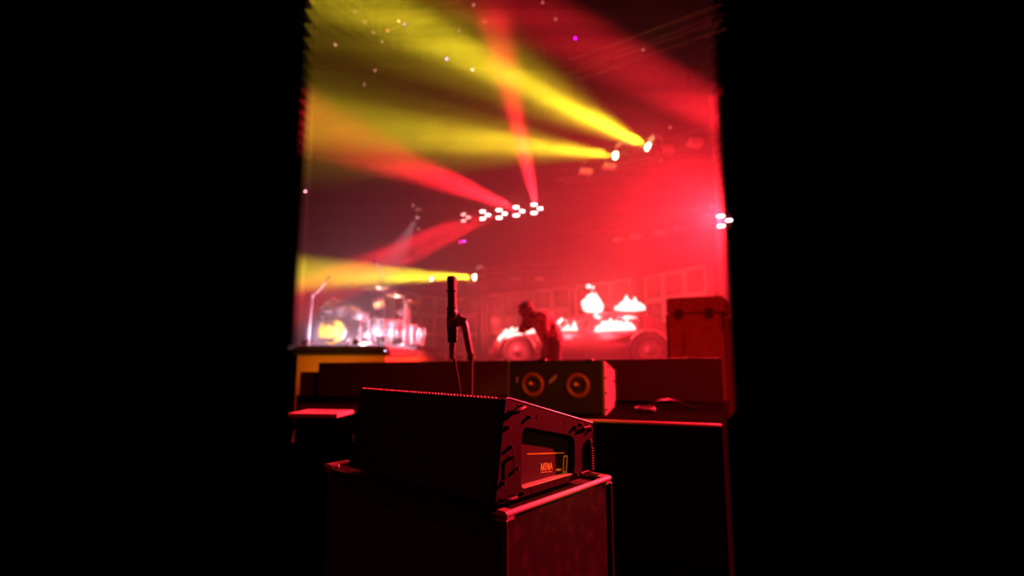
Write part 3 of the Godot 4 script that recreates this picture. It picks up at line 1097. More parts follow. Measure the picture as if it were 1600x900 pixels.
# ---------------------------------------------------------------- burning car
func fire(pos: Vector3, tongues: Array, label: String, energy: float) -> void:
	var o := thing("fire", label, "fire", pos, Basis(), "flames on the car")
	var m := glow("flame", lin(1.0, 0.36, 0.32), 4.5)
	for t in tongues:   # x, y offset, radius, height
		new_shape()
		var r: float = t[2]
		var hh: float = t[3]
		var lean := rng.randf_range(-0.15, 0.15)
		tube([Vector3(t[0], t[1] - r * 0.6, 0), Vector3(t[0], t[1] - r * 0.3, 0), Vector3(t[0], t[1] + hh * 0.3, 0.0), Vector3(t[0] + lean * hh * 0.5, t[1] + hh * 0.65, 0), Vector3(t[0] + lean * hh, t[1] + hh, 0)], [r * 0.3, r * 0.85, r, r * 0.6, r * 0.08], 10)
		part("flame_tongue", m, o)
	omni(o, pos + Vector3(0, 0.25, 0.45), lin(1.0, 0.05, 0.06), energy * 1.15, 0.15)

func car() -> void:
	# platform under the car
	var yaw := deg_to_rad(16.0)
	var hub0 := at(807, 549.0, 9.9)
	var x := Vector3(cos(yaw), 0, sin(yaw))
	var b := Basis(x, Vector3.UP, x.cross(Vector3.UP))
	var base := EYE - 0.22
	var org := Vector3(hub0.x, base, hub0.z)
	var pl := thing("car_platform", "low black platform carrying the burning car", "platform", Vector3(org.x, STAGE, org.z), b)
	new_shape()
	box(Vector3(1.4, (base - STAGE) * 0.5, -0.75), Vector3(4.9, base - STAGE, 2.2), 0.02)
	part("deck", mat("deck_black"), pl)
	new_shape()
	box(Vector3(1.4, 0.1, 0.352), Vector3(4.8, 0.12, 0.006))
	part("skirt", mat("drape"), pl)
	var o := thing("car", "low old coupe with its hood, roof and windows on fire", "car", org, b)
	var paint := mat("car_paint", lin(0.04, 0.012, 0.015), 0.35, 0.0)
	paint.clearcoat_enabled = true
	paint.clearcoat = 0.6
	var trim := mat("chrome")
	var rubber := mat("tyre", lin(0.02, 0.02, 0.02), 0.8)
	var W := 0.78
	# stations along the length: x, half width, belt height, bottom height
	var stn := [[-0.62, 0.50, 0.34, 0.26], [-0.55, 0.62, 0.46, 0.2], [-0.35, 0.7, 0.55, 0.17], [0.0, 0.76, 0.62, 0.16], [0.5, 0.78, 0.68, 0.15], [0.95, 0.79, 0.70, 0.15], [1.6, 0.8, 0.68, 0.15], [2.3, 0.8, 0.69, 0.15], [2.8, 0.78, 0.66, 0.17], [3.2, 0.7, 0.55, 0.2], [3.35, 0.52, 0.42, 0.27]]
	var prof := func(s: Array) -> Array:
		var w: float = s[1]
		var top: float = s[2]
		var bo: float = s[3]
		var mid := lerpf(bo, top, 0.6)
		return [Vector2(w * 0.9, bo), Vector2(w, lerpf(bo, top, 0.25)), Vector2(w * 1.01, mid), Vector2(w * 0.97, lerpf(bo, top, 0.9)), Vector2(w * 0.86, top), Vector2(w * 0.5, top + 0.03), Vector2(-w * 0.5, top + 0.03), Vector2(-w * 0.86, top), Vector2(-w * 0.97, lerpf(bo, top, 0.9)), Vector2(-w * 1.01, mid), Vector2(-w, lerpf(bo, top, 0.25)), Vector2(-w * 0.9, bo)]
	new_shape()
	smooth(1)
	var rings := []
	for s in stn:
		var ring := []
		for v in prof.call(s): ring.append(Vector3(s[0], v.y, v.x - W))
		rings.append(ring)
	for i in rings.size() - 1:
		for k in 12:
			var n := (k + 1) % 12
			quad(rings[i][k], rings[i][n], rings[i + 1][n], rings[i + 1][k])
	flat()
	for e in [[0, 1], [rings.size() - 1, -1]]:
		var c := Vector3.ZERO
		for v in rings[e[0]]: c += v / 12.0
		for k in 12:
			var n := (k + 1) % 12
			if e[1] > 0: tri(c, rings[e[0]][n], rings[e[0]][k])
			else: tri(c, rings[e[0]][k], rings[e[0]][n])
	var body_mesh := made()
	var csg := CSGCombiner3D.new()
	csg.name = "body"
	var cm := CSGMesh3D.new()
	cm.name = "shell"
	cm.mesh = body_mesh
	cm.material = paint
	csg.add_child(cm)
	for hx in [0.0, 2.5]:
		for sz in [0.08, -2 * W - 0.08]:
			var cy := CSGCylinder3D.new()
			cy.name = "wheel_arch"
			cy.operation = CSGShape3D.OPERATION_SUBTRACTION
			cy.radius = 0.37
			cy.height = 0.6
			cy.sides = 28
			cy.material = mat("lamp_housing")
			csg.add_child(cy, true)
			cy.transform = Transform3D(Basis(Vector3.RIGHT, PI / 2), Vector3(hx, 0.31, sz))
	o.add_child(csg)
	# greenhouse: roof skin, pillars, sills
	var RW := 0.52
	var roof := [[0.80, 0.72, 0.70], [1.14, 0.98, 0.56], [1.45, 1.045, 0.53], [1.9, 1.055, 0.52], [2.3, 1.03, 0.52], [2.7, 0.89, 0.56], [3.15, 0.62, 0.62]]
	var strip := func(i0: int, i1: int) -> void:
		smooth(1)
		for i in range(i0, i1):
			var A: Array = roof[i]
			var B: Array = roof[i + 1]
			var cols := [-1.0, -0.9, -0.5, 0.0, 0.5, 0.9, 1.0]
			for k in 6:
				var drop := func(t: float) -> float: return 0.035 * t * t + (0.03 if absf(t) > 0.95 else 0.0)
				var V := func(R: Array, t: float, dy: float) -> Vector3: return Vector3(R[0], R[1] - drop.call(t) + dy, -W + R[2] * t)
				quad(V.call(A, cols[k], 0.0), V.call(A, cols[k + 1], 0.0), V.call(B, cols[k + 1], 0.0), V.call(B, cols[k], 0.0))
				quad(V.call(A, cols[k + 1], -0.03), V.call(A, cols[k], -0.03), V.call(B, cols[k], -0.03), V.call(B, cols[k + 1], -0.03))
	new_shape()
	strip.call(1, 4)
	part("roof", paint, o)
	new_shape()
	strip.call(4, 6)
	part("rear_deck", paint, o)
	for sd in [1, -1]:
		var Z := func(t: float) -> float: return -W + sd * t
		new_shape()
		tube([Vector3(0.80, 0.68, Z.call(0.70)), Vector3(0.98, 0.86, Z.call(0.62)), Vector3(1.16, 0.965, Z.call(0.555)), Vector3(1.45, 1.01, Z.call(0.535)), Vector3(1.9, 1.02, Z.call(0.525)), Vector3(2.3, 0.995, Z.call(0.525)), Vector3(2.62, 0.88, Z.call(0.56)), Vector3(2.95, 0.7, Z.call(0.62))], [0.03], 10)
		part("roof_pillar", paint, o)
		new_shape()
		tube([Vector3(1.26, 0.66, Z.call(0.73)), Vector3(1.3, 0.85, Z.call(0.64)), Vector3(1.38, 1.0, Z.call(0.545))], [0.032], 10)
		part("door_pillar", paint, o)
		new_shape()
		var q := [Vector2(2.42, 0.66), Vector2(3.0, 0.64), Vector2(2.68, 0.87), Vector2(2.36, 0.97)]
		quad(Vector3(q[0].x, q[0].y, Z.call(0.72)), Vector3(q[1].x, q[1].y, Z.call(0.64)), Vector3(q[2].x, q[2].y, Z.call(0.56)), Vector3(q[3].x, q[3].y, Z.call(0.54)))
		quad(Vector3(q[3].x, q[3].y, Z.call(0.51)), Vector3(q[2].x, q[2].y, Z.call(0.53)), Vector3(q[1].x, q[1].y, Z.call(0.61)), Vector3(q[0].x, q[0].y, Z.call(0.69)))
		part("quarter_panel", paint, o)
		new_shape()
		quad(Vector3(0.9, 0.72, Z.call(0.70)), Vector3(1.25, 0.70, Z.call(0.72)), Vector3(1.34, 0.98, Z.call(0.55)), Vector3(1.18, 0.93, Z.call(0.58)))
		part("window_pane", glass(), o)
		new_shape()
		quad(Vector3(1.32, 0.70, Z.call(0.72)), Vector3(2.38, 0.70, Z.call(0.71)), Vector3(2.3, 0.97, Z.call(0.54)), Vector3(1.42, 0.98, Z.call(0.55)))
		part("window_pane", glass(), o)
		for hx in [0.0, 2.5]:
			var wz: float = Z.call(0.66)
			new_shape()
			lathe(Vector3(hx, 0.31, wz - sd * 0.1), Vector3(0, 0, sd), [Vector2(0.18, 0.0), Vector2(0.29, 0.0), Vector2(0.31, 0.03), Vector2(0.31, 0.15), Vector2(0.29, 0.18), Vector2(0.2, 0.185), Vector2(0.185, 0.16)], 28)
			part("tyre", rubber, o)
			new_shape()
			lathe(Vector3(hx, 0.31, wz - sd * 0.1), Vector3(0, 0, sd), [Vector2(0.19, 0.1), Vector2(0.19, 0.17), Vector2(0.17, 0.175), Vector2(0.12, 0.14), Vector2(0.08, 0.16), Vector2(0.06, 0.19), Vector2(0, 0.2)], 24)
			part("wheel_rim", mat("wheel_metal", lin(0.12, 0.1, 0.1), 0.5, 0.4), o)
			new_shape()
			var arc := []
			for i in 13:
				var a := PI * (0.06 + 0.88 * i / 12.0)
				arc.append(Vector3(hx + cos(a) * 0.375, 0.31 + sin(a) * 0.375, Z.call(0.785)))
			tube(arc, [0.018], 8)
			part("arch_lip", mat("arch_lip", lin(0.35, 0.25, 0.25), 0.35, 0.4), o)
	new_shape()
	quad(Vector3(0.82, 0.72, -W + 0.66), Vector3(1.13, 0.965, -W + 0.53), Vector3(1.13, 0.965, -W - 0.53), Vector3(0.82, 0.72, -W - 0.66))
	part("windscreen", glass(), o)
	for sd in [1, -1]:
		new_shape()
		ball(Vector3(-0.5, 0.45, -W + sd * 0.46), 0.09, 14)
		part("headlamp", trim, o)
	new_shape()
	tube([Vector3(-0.6, 0.3, -W + 0.6), Vector3(-0.68, 0.3, -W + 0.4), Vector3(-0.7, 0.3, -W), Vector3(-0.68, 0.3, -W - 0.4), Vector3(-0.6, 0.3, -W - 0.6)], [0.035], 10)
	part("bumper", trim, o)
	new_shape()
	for xx in [0.75, 1.3]:
		box(Vector3(xx, 0.42, -W + 0.80), Vector3(0.008, 0.5, 0.012))
	part("door_seam", mat("lamp_housing"), o, "", "stuff")
	new_shape()
	box(Vector3(1.15, 0.57, -W + 0.815), Vector3(0.12, 0.02, 0.03), 0.006)
	part("door_handle", trim, o)
	# flames, placed on the car
	var C := func(v: Vector3) -> Vector3: return org + b * v
	var row := func(n: int, x0: float, x1: float, r: float, hs: Array) -> Array:
		var out := []
		for i in n:
			out.append([lerpf(x0, x1, float(i) / (n - 1)), 0.0, r, hs[i % hs.size()]])
		return out
	fire(at(778, 529, 10.3) + Vector3(0.02, 0, 0), [[0.05, -0.03, 0.07, 0.12], [0.14, 0.0, 0.09, 0.2], [0.25, 0.02, 0.1, 0.22], [0.36, 0.02, 0.1, 0.2], [0.47, 0.03, 0.1, 0.23], [0.58, 0.05, 0.1, 0.3], [0.67, 0.06, 0.09, 0.26], [0.77, 0.07, 0.09, 0.16], [0.86, 0.08, 0.08, 0.13]], "long white hot fire along the car's hood", 7.0)
	fire(at(874, 522, 9.85), [[0.03, 0.02, 0.07, 0.14], [0.09, 0.04, 0.06, 0.12], [0.15, 0.0, 0.07, 0.28], [0.22, 0.0, 0.07, 0.1], [0.29, 0.0, 0.07, 0.26], [0.38, -0.02, 0.05, 0.07]], "small two tongued fire in the front window behind the performer", 5.0)
	fire(at(926, 486, 10.1), [[-0.13, 0.14, 0.1, 0.12], [-0.07, 0.06, 0.14, 0.28], [0.03, 0.06, 0.15, 0.24], [0.1, 0.04, 0.12, 0.26], [-0.01, 0.2, 0.05, 0.2], [0.07, 0.2, 0.05, 0.18], [-0.07, 0.49, 0.05, 0.06], [0.02, 0.47, 0.03, 0.04]], "tallest fire, standing on the front of the car's roof", 6.0)
	fire(at(962, 485, 9.95), [[0.02, 0.03, 0.05, 0.06], [0.11, 0.03, 0.07, 0.15], [0.2, 0.03, 0.08, 0.28], [0.29, 0.03, 0.08, 0.2], [0.38, 0.03, 0.08, 0.24], [0.47, 0.03, 0.06, 0.14], [0.54, 0.03, 0.05, 0.1]], "ragged low fire on the rear of the car's roof", 3.0)
	fire(at(936, 519, 9.6), [[-0.02, 0.0, 0.07, 0.13], [0.07, 0.02, 0.08, 0.2], [0.16, 0.03, 0.09, 0.19], [0.25, 0.03, 0.09, 0.24], [0.34, 0.03, 0.09, 0.21], [0.43, 0.03, 0.09, 0.19], [0.52, 0.03, 0.08, 0.21], [0.62, 0.02, 0.08, 0.17]], "wide fire filling the car's rear side window", 3.0)
	# burning rail seen at the top of the rear window
	var e2 := thing("ember", "small glowing ember above the front window, right of the performer's back", "ember", at(873, 504, 9.75))
	new_shape()
	tube([Vector3(-0.05, -0.05, 0), Vector3(0.06, 0.06, 0)], [0.03], 10)
	ball(Vector3(-0.05, -0.05, 0), 0.03, 10)
	ball(Vector3(0.06, 0.06, 0), 0.03, 10)
	part("flame_streak", mat("flame"), e2)
	var e3 := thing("ember", "long glowing ember under the roof edge, above the rear window fire", "ember", at(986, 496, 9.6))
	new_shape()
	tube([Vector3(-0.12, -0.01, 0), Vector3(0.1, 0.02, 0)], [0.035], 10)
	ball(Vector3(-0.12, -0.01, 0), 0.035, 10)
	ball(Vector3(0.1, 0.02, 0), 0.035, 10)
	part("flame_streak", mat("flame"), e3)
	var e4 := thing("ember", "short slanting glowing ember at the top of the door pillar", "ember", at(935, 495.5, 9.65))
	new_shape()
	tube([Vector3(-0.06, 0.03, 0), Vector3(0.03, -0.02, 0)], [0.03], 10)
	ball(Vector3(-0.06, 0.03, 0), 0.03, 10)
	part("flame_streak", mat("flame"), e4)

func glass() -> StandardMaterial3D:
	if mats.has("car_glass"): return mats["car_glass"]
	var m := mat("car_glass", Color(0.9, 0.9, 0.9, 0.06), 0.05)
	m.transparency = BaseMaterial3D.TRANSPARENCY_ALPHA
	return m

# ---------------------------------------------------------------- drum riser and kit
func riser() -> void:
	var y := EYE + 0.105
	var d := 5.5
	var yaw := -atan((720.0 - 800.0) / FOCAL)      # its depth axis points left of straight away
	var fr := at(603, 541, d)
	var z := Vector3(-sin(yaw), 0, -cos(yaw))
	var b := Basis(z.cross(Vector3.UP) * 1.0, Vector3.UP, -z)
	var o := thing("drum_riser", "long drum riser with shade painted on its front boards and amber light on its skirt", "riser", Vector3(fr.x, STAGE, fr.z), b)
	var H := y - STAGE
	var w := 0.92
	var L := 11.0
	var deck := mat("riser_deck", lin(0.12, 0.1, 0.1), 0.4)
	var board := textured("riser_board", noise_tex(41, 0.02, [lin(0.25, 0.2, 0.2), lin(0.32, 0.26, 0.26), lin(0.4, 0.33, 0.33)], [0.0, 0.5, 1.0]), 1.0, 0.4)
	new_shape()
	prism(PackedVector2Array([Vector2(0, 0), Vector2(0, L), Vector2(-4.6, L), Vector2(-w, 0)]), H - 0.04, H, Transform3D(Basis(Vector3(1, 0, 0), Vector3(0, 0, -1), Vector3(0, 1, 0)), Vector3.ZERO))
	part("deck", deck, o)
	var bn := [[H - 0.03, 0.035, 0.0], [H - 0.078, 0.036, 0.012]]
	for e in bn:
		new_shape()
		box(Vector3(0.02 + e[2], e[0], -L * 0.5), Vector3(0.04, e[1], L), 0.006)
		part("edge_board", board, o)
		new_shape()
		box(Vector3(-w * 0.5, e[0], 0.02 + e[2]), Vector3(w + 0.04, e[1], 0.04), 0.006)
		part("edge_board", mat("shaded_riser_board", lin(0.04, 0.03, 0.03), 0.5), o)  # same boards as the side, shade put into a darker colour
	var skirt := mat("amber_lit_skirt", lin(0.75, 0.42, 0.08), 0.7)  # amber light on the cloth, put into its colour
	new_shape()
	box(Vector3(-0.03, (H - 0.1) * 0.5, -L * 0.5), Vector3(0.04, H - 0.1, L - 0.1))
	part("skirt", skirt, o, "side skirt with amber light in its colour")
	new_shape()
	box(Vector3(-w * 0.5, (H - 0.1) * 0.5, -0.03), Vector3(w, H - 0.1, 0.04))
	part("skirt", skirt, o, "front skirt with amber light in its colour")
	# an added amber lamp, hidden on the stage, lights the front skirt
	var pp := at(492, 606, 4.75)
	pp.y = STAGE + 0.13
	var l := moving_head(pp, Vector3(0.3, 0.1, -1.0), 0.03, glow("added_skirt_lens", lin(1, 0.6, 0.05), 8.0), "small added amber lamp on the stage lighting the riser skirt", "floor lamps")
	spot(l, pp + Vector3(0.02, 0.02, -0.05), Vector3(-0.05, 0.8, -0.8), 50.0, lin(1.0, 0.5, 0.03), 0.3, 1.0)

func drum(called: String, label: String, c: Vector3, axis: Vector3, r: float, h: float, shell_c: StandardMaterial3D, head_c: StandardMaterial3D, lugs := 8) -> Node3D:
	var o := thing(called, label, "drum", c, Basis(), "drum kit")
	var ax := axis.normalized()
	var b := frame_of(ax)
	new_shape()
	lathe(-ax * h * 0.5, ax, [Vector2(0, 0.01), Vector2(r, 0.01), Vector2(r, h - 0.01), Vector2(r * 0.98, h - 0.01)], 28, true)
	part("shell", shell_c, o)
	new_shape()
	lathe(ax * (h * 0.5 - 0.012), ax, [Vector2(r * 0.97, 0.0), Vector2(r * 0.94, 0.006), Vector2(0, 0.007)], 28)
	part("drum_head", head_c, o)
	for s in [-1, 1]:
		new_shape()
		lathe(ax * (s * (h * 0.5 - 0.012) - 0.012), ax, [Vector2(r * 1.0, 0), Vector2(r * 1.045, 0.003), Vector2(r * 1.045, 0.024), Vector2(r * 0.97, 0.026)], 28)
		part("hoop", mat("chrome"), o)
	for k in lugs:
		var a := TAU * (k + 0.3) / lugs
		var dd := b.x * cos(a) + b.z * sin(a)
		new_shape()
		tube([dd * r * 1.03 - ax * h * 0.46, dd * r * 1.03 + ax * h * 0.46], [0.008], 6)
		ball(dd * r * 1.03, 0.018, 8)
		part("lug", mat("chrome"), o)
	return o

func stand_legs(o: Node3D, foot_r: float, m: Material) -> void:
	for k in 3:
		var a := TAU * k / 3.0 + 0.5
		new_shape()
		tube([Vector3(0, 0.22, 0), Vector3(cos(a) * foot_r, 0.012, sin(a) * foot_r)], [0.012], 8)
		ball(Vector3(cos(a) * foot_r, 0.015, sin(a) * foot_r), 0.02, 8)
		part("leg", m, o)

func cymbal(px: float, py: float, d: float, r: float, tilt: float, label: String, ground: float) -> void:
	var p := at(px, py, d)
	var foot := Vector3(p.x, ground, p.z)
	var h := p.y - ground
	var o := thing("cymbal_stand", "chrome stand under the " + label, "stand", foot, Basis(), "drum kit stands")
	new_shape()
	tube([Vector3(0, 0.1, 0), Vector3(0, h * 0.5, 0)], [0.014], 10)
	tube([Vector3(0, h * 0.5, 0), Vector3(0, h - 0.02, 0)], [0.009], 10)
	lathe(Vector3(0, h * 0.5 - 0.02, 0), Vector3.UP, [Vector2(0.014, 0), Vector2(0.024, 0.005), Vector2(0.024, 0.035), Vector2(0.01, 0.04)], 12, true)
	part("tube", mat("chrome"), o)
	stand_legs(o, 0.26, mat("chrome"))
	var c := thing("cymbal", label, "cymbal", p, Basis(Vector3(0, 0, 1), tilt) * Basis(Vector3.RIGHT, 0.28), "cymbals")
	new_shape()
	lathe(Vector3.ZERO, Vector3.UP, [Vector2(r, -0.018), Vector2(r * 0.6, -0.006), Vector2(r * 0.22, 0.004), Vector2(r * 0.18, 0.014), Vector2(r * 0.1, 0.026), Vector2(0.006, 0.03)], 32)
	lathe(Vector3.ZERO, Vector3.UP, [Vector2(0.006, 0.027), Vector2(r * 0.1, 0.023), Vector2(r * 0.18, 0.011), Vector2(r * 0.22, 0.001), Vector2(r * 0.6, -0.009), Vector2(r, -0.0182)], 32)
	part("bronze", mat("cymbal_bronze", lin(0.8, 0.55, 0.25), 0.25, 0.9), c)
	new_shape()
	lathe(Vector3(0, 0.028, 0), Vector3.UP, [Vector2(0.0, 0), Vector2(0.016, 0.0), Vector2(0.016, 0.02), Vector2(0.006, 0.03), Vector2(0.006, 0.05), Vector2(0, 0.05)], 12, true)
	part("wing_nut", mat("chrome"), c)

func boom_mic(pts: Array, d: float, ground: float, label: String) -> void:
	var foot := at(pts[0][0], pts[0][1], d)
	foot.y = ground
	var o := thing("microphone_stand", label, "stand", foot, Basis(), "microphone stands on the riser")
	var m := mat("stand_grey", lin(0.4, 0.36, 0.4), 0.3, 0.6)
	var J := []
	for e in pts: J.append(at(e[0], e[1], d) - foot)
	new_shape()
	tube([Vector3(0, 0.03, 0), J[1]], [0.014, 0.011], 10)
	part("pole", m, o)
	new_shape()
	tube(J.slice(1), [0.011], 10)
	part("boom", m, o)
	new_shape()
	lathe(Vector3.ZERO, Vector3.UP, [Vector2(0.13, 0), Vector2(0.13, 0.015), Vector2(0.03, 0.04), Vector2(0, 0.04)], 20, true)
	part("round_base", m, o)
	new_shape()
	ball(J[1], 0.028, 10)
	part("clutch", m, o)
	var e: Vector3 = J[-1]
	new_shape()
	var q := (J[-1] - J[-2]).normalized() as Vector3
	tube([e, e + q * 0.11], [0.014], 10)
	ball(e + q * 0.13, 0.026, 10)
	part("mic_head", mat("mic_grey", lin(0.25, 0.22, 0.25), 0.35, 0.5), o)

func drums() -> void:
	var g := EYE + 0.106
	var d := 10.5
	var rug := thing("drum_platform", "thin dark platform under the drum kit", "platform", Vector3(at(565, 540, d).x, g, -11.0))
	new_shape()
	box(Vector3(0, 0.05, 0), Vector3(2.5, 0.1, 2.2), 0.01)
	part("deck", mat("deck_black"), rug)
	new_shape()
	box(Vector3(0, 0.05, 1.104), Vector3(2.5, 0.06, 0.008))
	part("edge_strip", mat("shaded_riser_board"), rug)
	g += 0.1
	var white := mat("drum_white", lin(0.1, 0.085, 0.08), 0.2)
	var headw := mat("drum_head_white", lin(0.32, 0.28, 0.3), 0.35)
	var redm := mat("drum_red", lin(0.5, 0.06, 0.07), 0.3)
	var yellow := textured("drum_head_yellow", noise_tex(51, 0.006, [lin(0.02, 0.015, 0.01), lin(0.8, 0.62, 0.02), lin(0.85, 0.7, 0.05)], [0.34, 0.42, 1.0]), 1.2, 0.5)
	# bass drum facing the camera
	var bc := at(522, 518, d)
	bc.y = g + 0.285
	var bd := drum("bass_drum", "big bass drum with a yellow front head facing the audience", bc, Vector3(0.1, 0, 1), 0.27, 0.42, mat("drum_black", lin(0.03, 0.03, 0.03), 0.3), yellow, 10)
	for s in [-1, 1]:
		new_shape()
		tube([Vector3(s * 0.2, -0.14, 0.1), Vector3(s * 0.34, -0.275, 0.2)], [0.011], 8)
		part("spur", mat("chrome"), bd)
	drum("rack_tom", "small white rack tom tilted above the yellow bass drum, the left of two", at(511, 490, d), Vector3(0.25, 0.8, 0.5), 0.12, 0.16, white, headw)
	drum("rack_tom", "small white rack tom tilted above the yellow bass drum, the right of two", at(533, 487, d), Vector3(-0.15, 0.8, 0.5), 0.13, 0.17, white, headw)
	var ft := drum("floor_tom", "red floor tom on chrome legs near the right of the kit", Vector3(at(615, 512, d).x, g + 0.36, -d), Vector3(0, 1, 0.06), 0.19, 0.36, redm, headw)
	for k in 3:
		var a := TAU * k / 3.0
		new_shape()
		tube([Vector3(cos(a) * 0.21, 0.1, sin(a) * 0.21), Vector3(cos(a) * 0.23, -0.35, sin(a) * 0.23)], [0.008], 8)
		part("leg", mat("chrome"), ft)
	ft = drum("floor_tom", "large white floor tom on chrome legs in the middle of the kit", Vector3(at(592, 505, d + 0.3).x, g + 0.4, -d - 0.3), Vector3(0.05, 1, 0.05), 0.21, 0.4, white, headw)
	for k in 3:
		var a := TAU * k / 3.0 + 0.4
		new_shape()
		tube([Vector3(cos(a) * 0.23, 0.1, sin(a) * 0.23), Vector3(cos(a) * 0.25, -0.39, sin(a) * 0.25)], [0.008], 8)
		part("leg", mat("chrome"), ft)
	var sn := Vector3(at(566, 490, d).x, g + 0.62, -d + 0.1)
	drum("snare_drum", "white snare drum between the bass drum and the floor toms", sn, Vector3(0.15, 1, 0.2), 0.17, 0.14, white, headw)
	var ss := thing("snare_stand", "chrome stand holding the white snare drum", "stand", Vector3(sn.x, g, sn.z), Basis(), "drum kit stands")
	new_shape()
	tube([Vector3(0, 0.1, 0), Vector3(0, 0.5, 0)], [0.014], 10)
	part("tube", mat("chrome"), ss)
	stand_legs(ss, 0.2, mat("chrome"))
	drum("rack_tom", "pale high tom on the right of the kit under a cymbal", at(592, 474, d + 0.2), Vector3(-0.2, 0.85, 0.4), 0.12, 0.18, mat("drum_cream", lin(0.8, 0.55, 0.15), 0.3), headw)
	drum("rack_tom", "pale tom at the right, beneath the ride cymbal", at(630, 487, d), Vector3(-0.3, 0.9, 0.3), 0.11, 0.13, white, headw)
	# throne and pedal
	var th := thing("drum_throne", "round drummer's stool behind the toms", "stool", Vector3(at(578, 500, d + 0.8).x, g, -d - 0.8))
	new_shape()
	lathe(Vector3(0, 0.48, 0), Vector3.UP, [Vector2(0, 0), Vector2(0.17, 0), Vector2(0.18, 0.04), Vector2(0.16, 0.09), Vector2(0, 0.1)], 24)
	part("seat", mat("stool_seat", lin(0.1, 0.08, 0.08), 0.6), th)
	new_shape()
	tube([Vector3(0, 0.1, 0), Vector3(0, 0.48, 0)], [0.018], 10)
	part("post", mat("chrome"), th)
	stand_legs(th, 0.24, mat("chrome"))
	var pd := thing("hi_hat_pedal", "chrome pedal machine glinting at the front of the kit", "pedal", Vector3(at(572, 530, d - 0.5).x, g, -d + 0.55))
	new_shape()
	box(Vector3(0, 0.02, 0.0), Vector3(0.12, 0.03, 0.3), 0.008)
	part("base_plate", mat("chrome"), pd)
	new_shape()
	box(Vector3(0, 0.1, 0.02), Vector3(0.09, 0.015, 0.28), 0.005, Basis(Vector3.RIGHT, 0.4))
	part("foot_board", mat("chrome"), pd)
	new_shape()
	for s in [-1, 1]:
		tube([Vector3(s * 0.05, 0.02, -0.12), Vector3(s * 0.04, 0.24, -0.12)], [0.012], 8)
	tube([Vector3(-0.05, 0.22, -0.12), Vector3(0.05, 0.22, -0.12)], [0.012], 8)
	part("yoke", mat("chrome"), pd)
	# cymbals
	cymbal(521, 470, d - 0.1, 0.2, 0.08, "hi-hat sized cymbal at the left, over the rack toms", g)
	cymbal(548, 481, d + 0.3, 0.19, -0.2, "pinkish cymbal right of the rack toms, tilted", g)
	cymbal(588, 450, d + 0.2, 0.26, 0.02, "highest wide cymbal with a bright white centre", g)
	cymbal(617, 461, d + 0.3, 0.2, -0.1, "second highest cymbal, right of the highest one", g)
	cymbal(640, 472, d, 0.22, -0.05, "ride cymbal at the right end of the kit", g)
	cymbal(510, 478, d + 0.3, 0.16, 0.15, "small splash cymbal at the far left of the kit", g)
	# microphones
	boom_mic([[482, 534], [488, 462], [500, 452], [508, 441]], 9.2, EYE + 0.106, "pink lit boom microphone stand left of the drum kit")
	boom_mic([[632, 534], [634, 476], [630, 462]], 10.0, g, "straight lavender microphone stand right of the drum kit")
	boom_mic([[604, 530], [598, 434], [596, 425], [588, 413]], 11.2, g, "tall overhead microphone reaching up into the low yellow beam")
	boom_mic([[577, 530], [575, 500], [568, 492], [556, 486]], 10.0, g, "short boom microphone between bass drum and floor toms")
	# percussion at the right: conga pair and a small table
	drum("conga", "slim reddish conga at the right end of the riser, the left of two", Vector3(at(644, 528, 10.2).x, g + 0.02 + 0.2, -10.2), Vector3(0, 1, 0.05), 0.1, 0.4, redm, headw, 6)
	drum("conga", "slim reddish conga at the right end of the riser, the right of two", Vector3(at(657, 528, 10.2).x, g + 0.02 + 0.17, -10.2), Vector3(0.1, 1, 0.1), 0.09, 0.34, redm, headw, 6)
	# violet floor lamps on the riser; the third is added to light the kit
	var vio := glow("violet_lens", lin(0.8, 0.6, 1.0), 7.0)
	var i := 0
	for e in [[480, 533.5, 8.2, "violet white floor lamp at the foot of the left boom stand"], [602, 547, 5.55, "small violet white lamp on the riser's front right corner"], [556, 531, 8.1, "added violet white floor lamp in front of the drum kit's middle"]]:
		var p := at(e[0], e[1], e[2])
		if i != 1: p.y = EYE + 0.106 + 0.13
		var dir := (at(575, 490, 10.4) - p).normalized()
		var o := moving_head(p, Vector3(0.2, 0.3, 1.0) if i == 1 else dir, 0.032 if i != 1 else 0.018, vio, e[3], "floor lamps")
		if i != 1:
			spot(o, p + dir * 0.03, dir, 50.0, lin(1.0, 0.6, 0.78), 11.0, 1.0, 0.05)
		i += 1

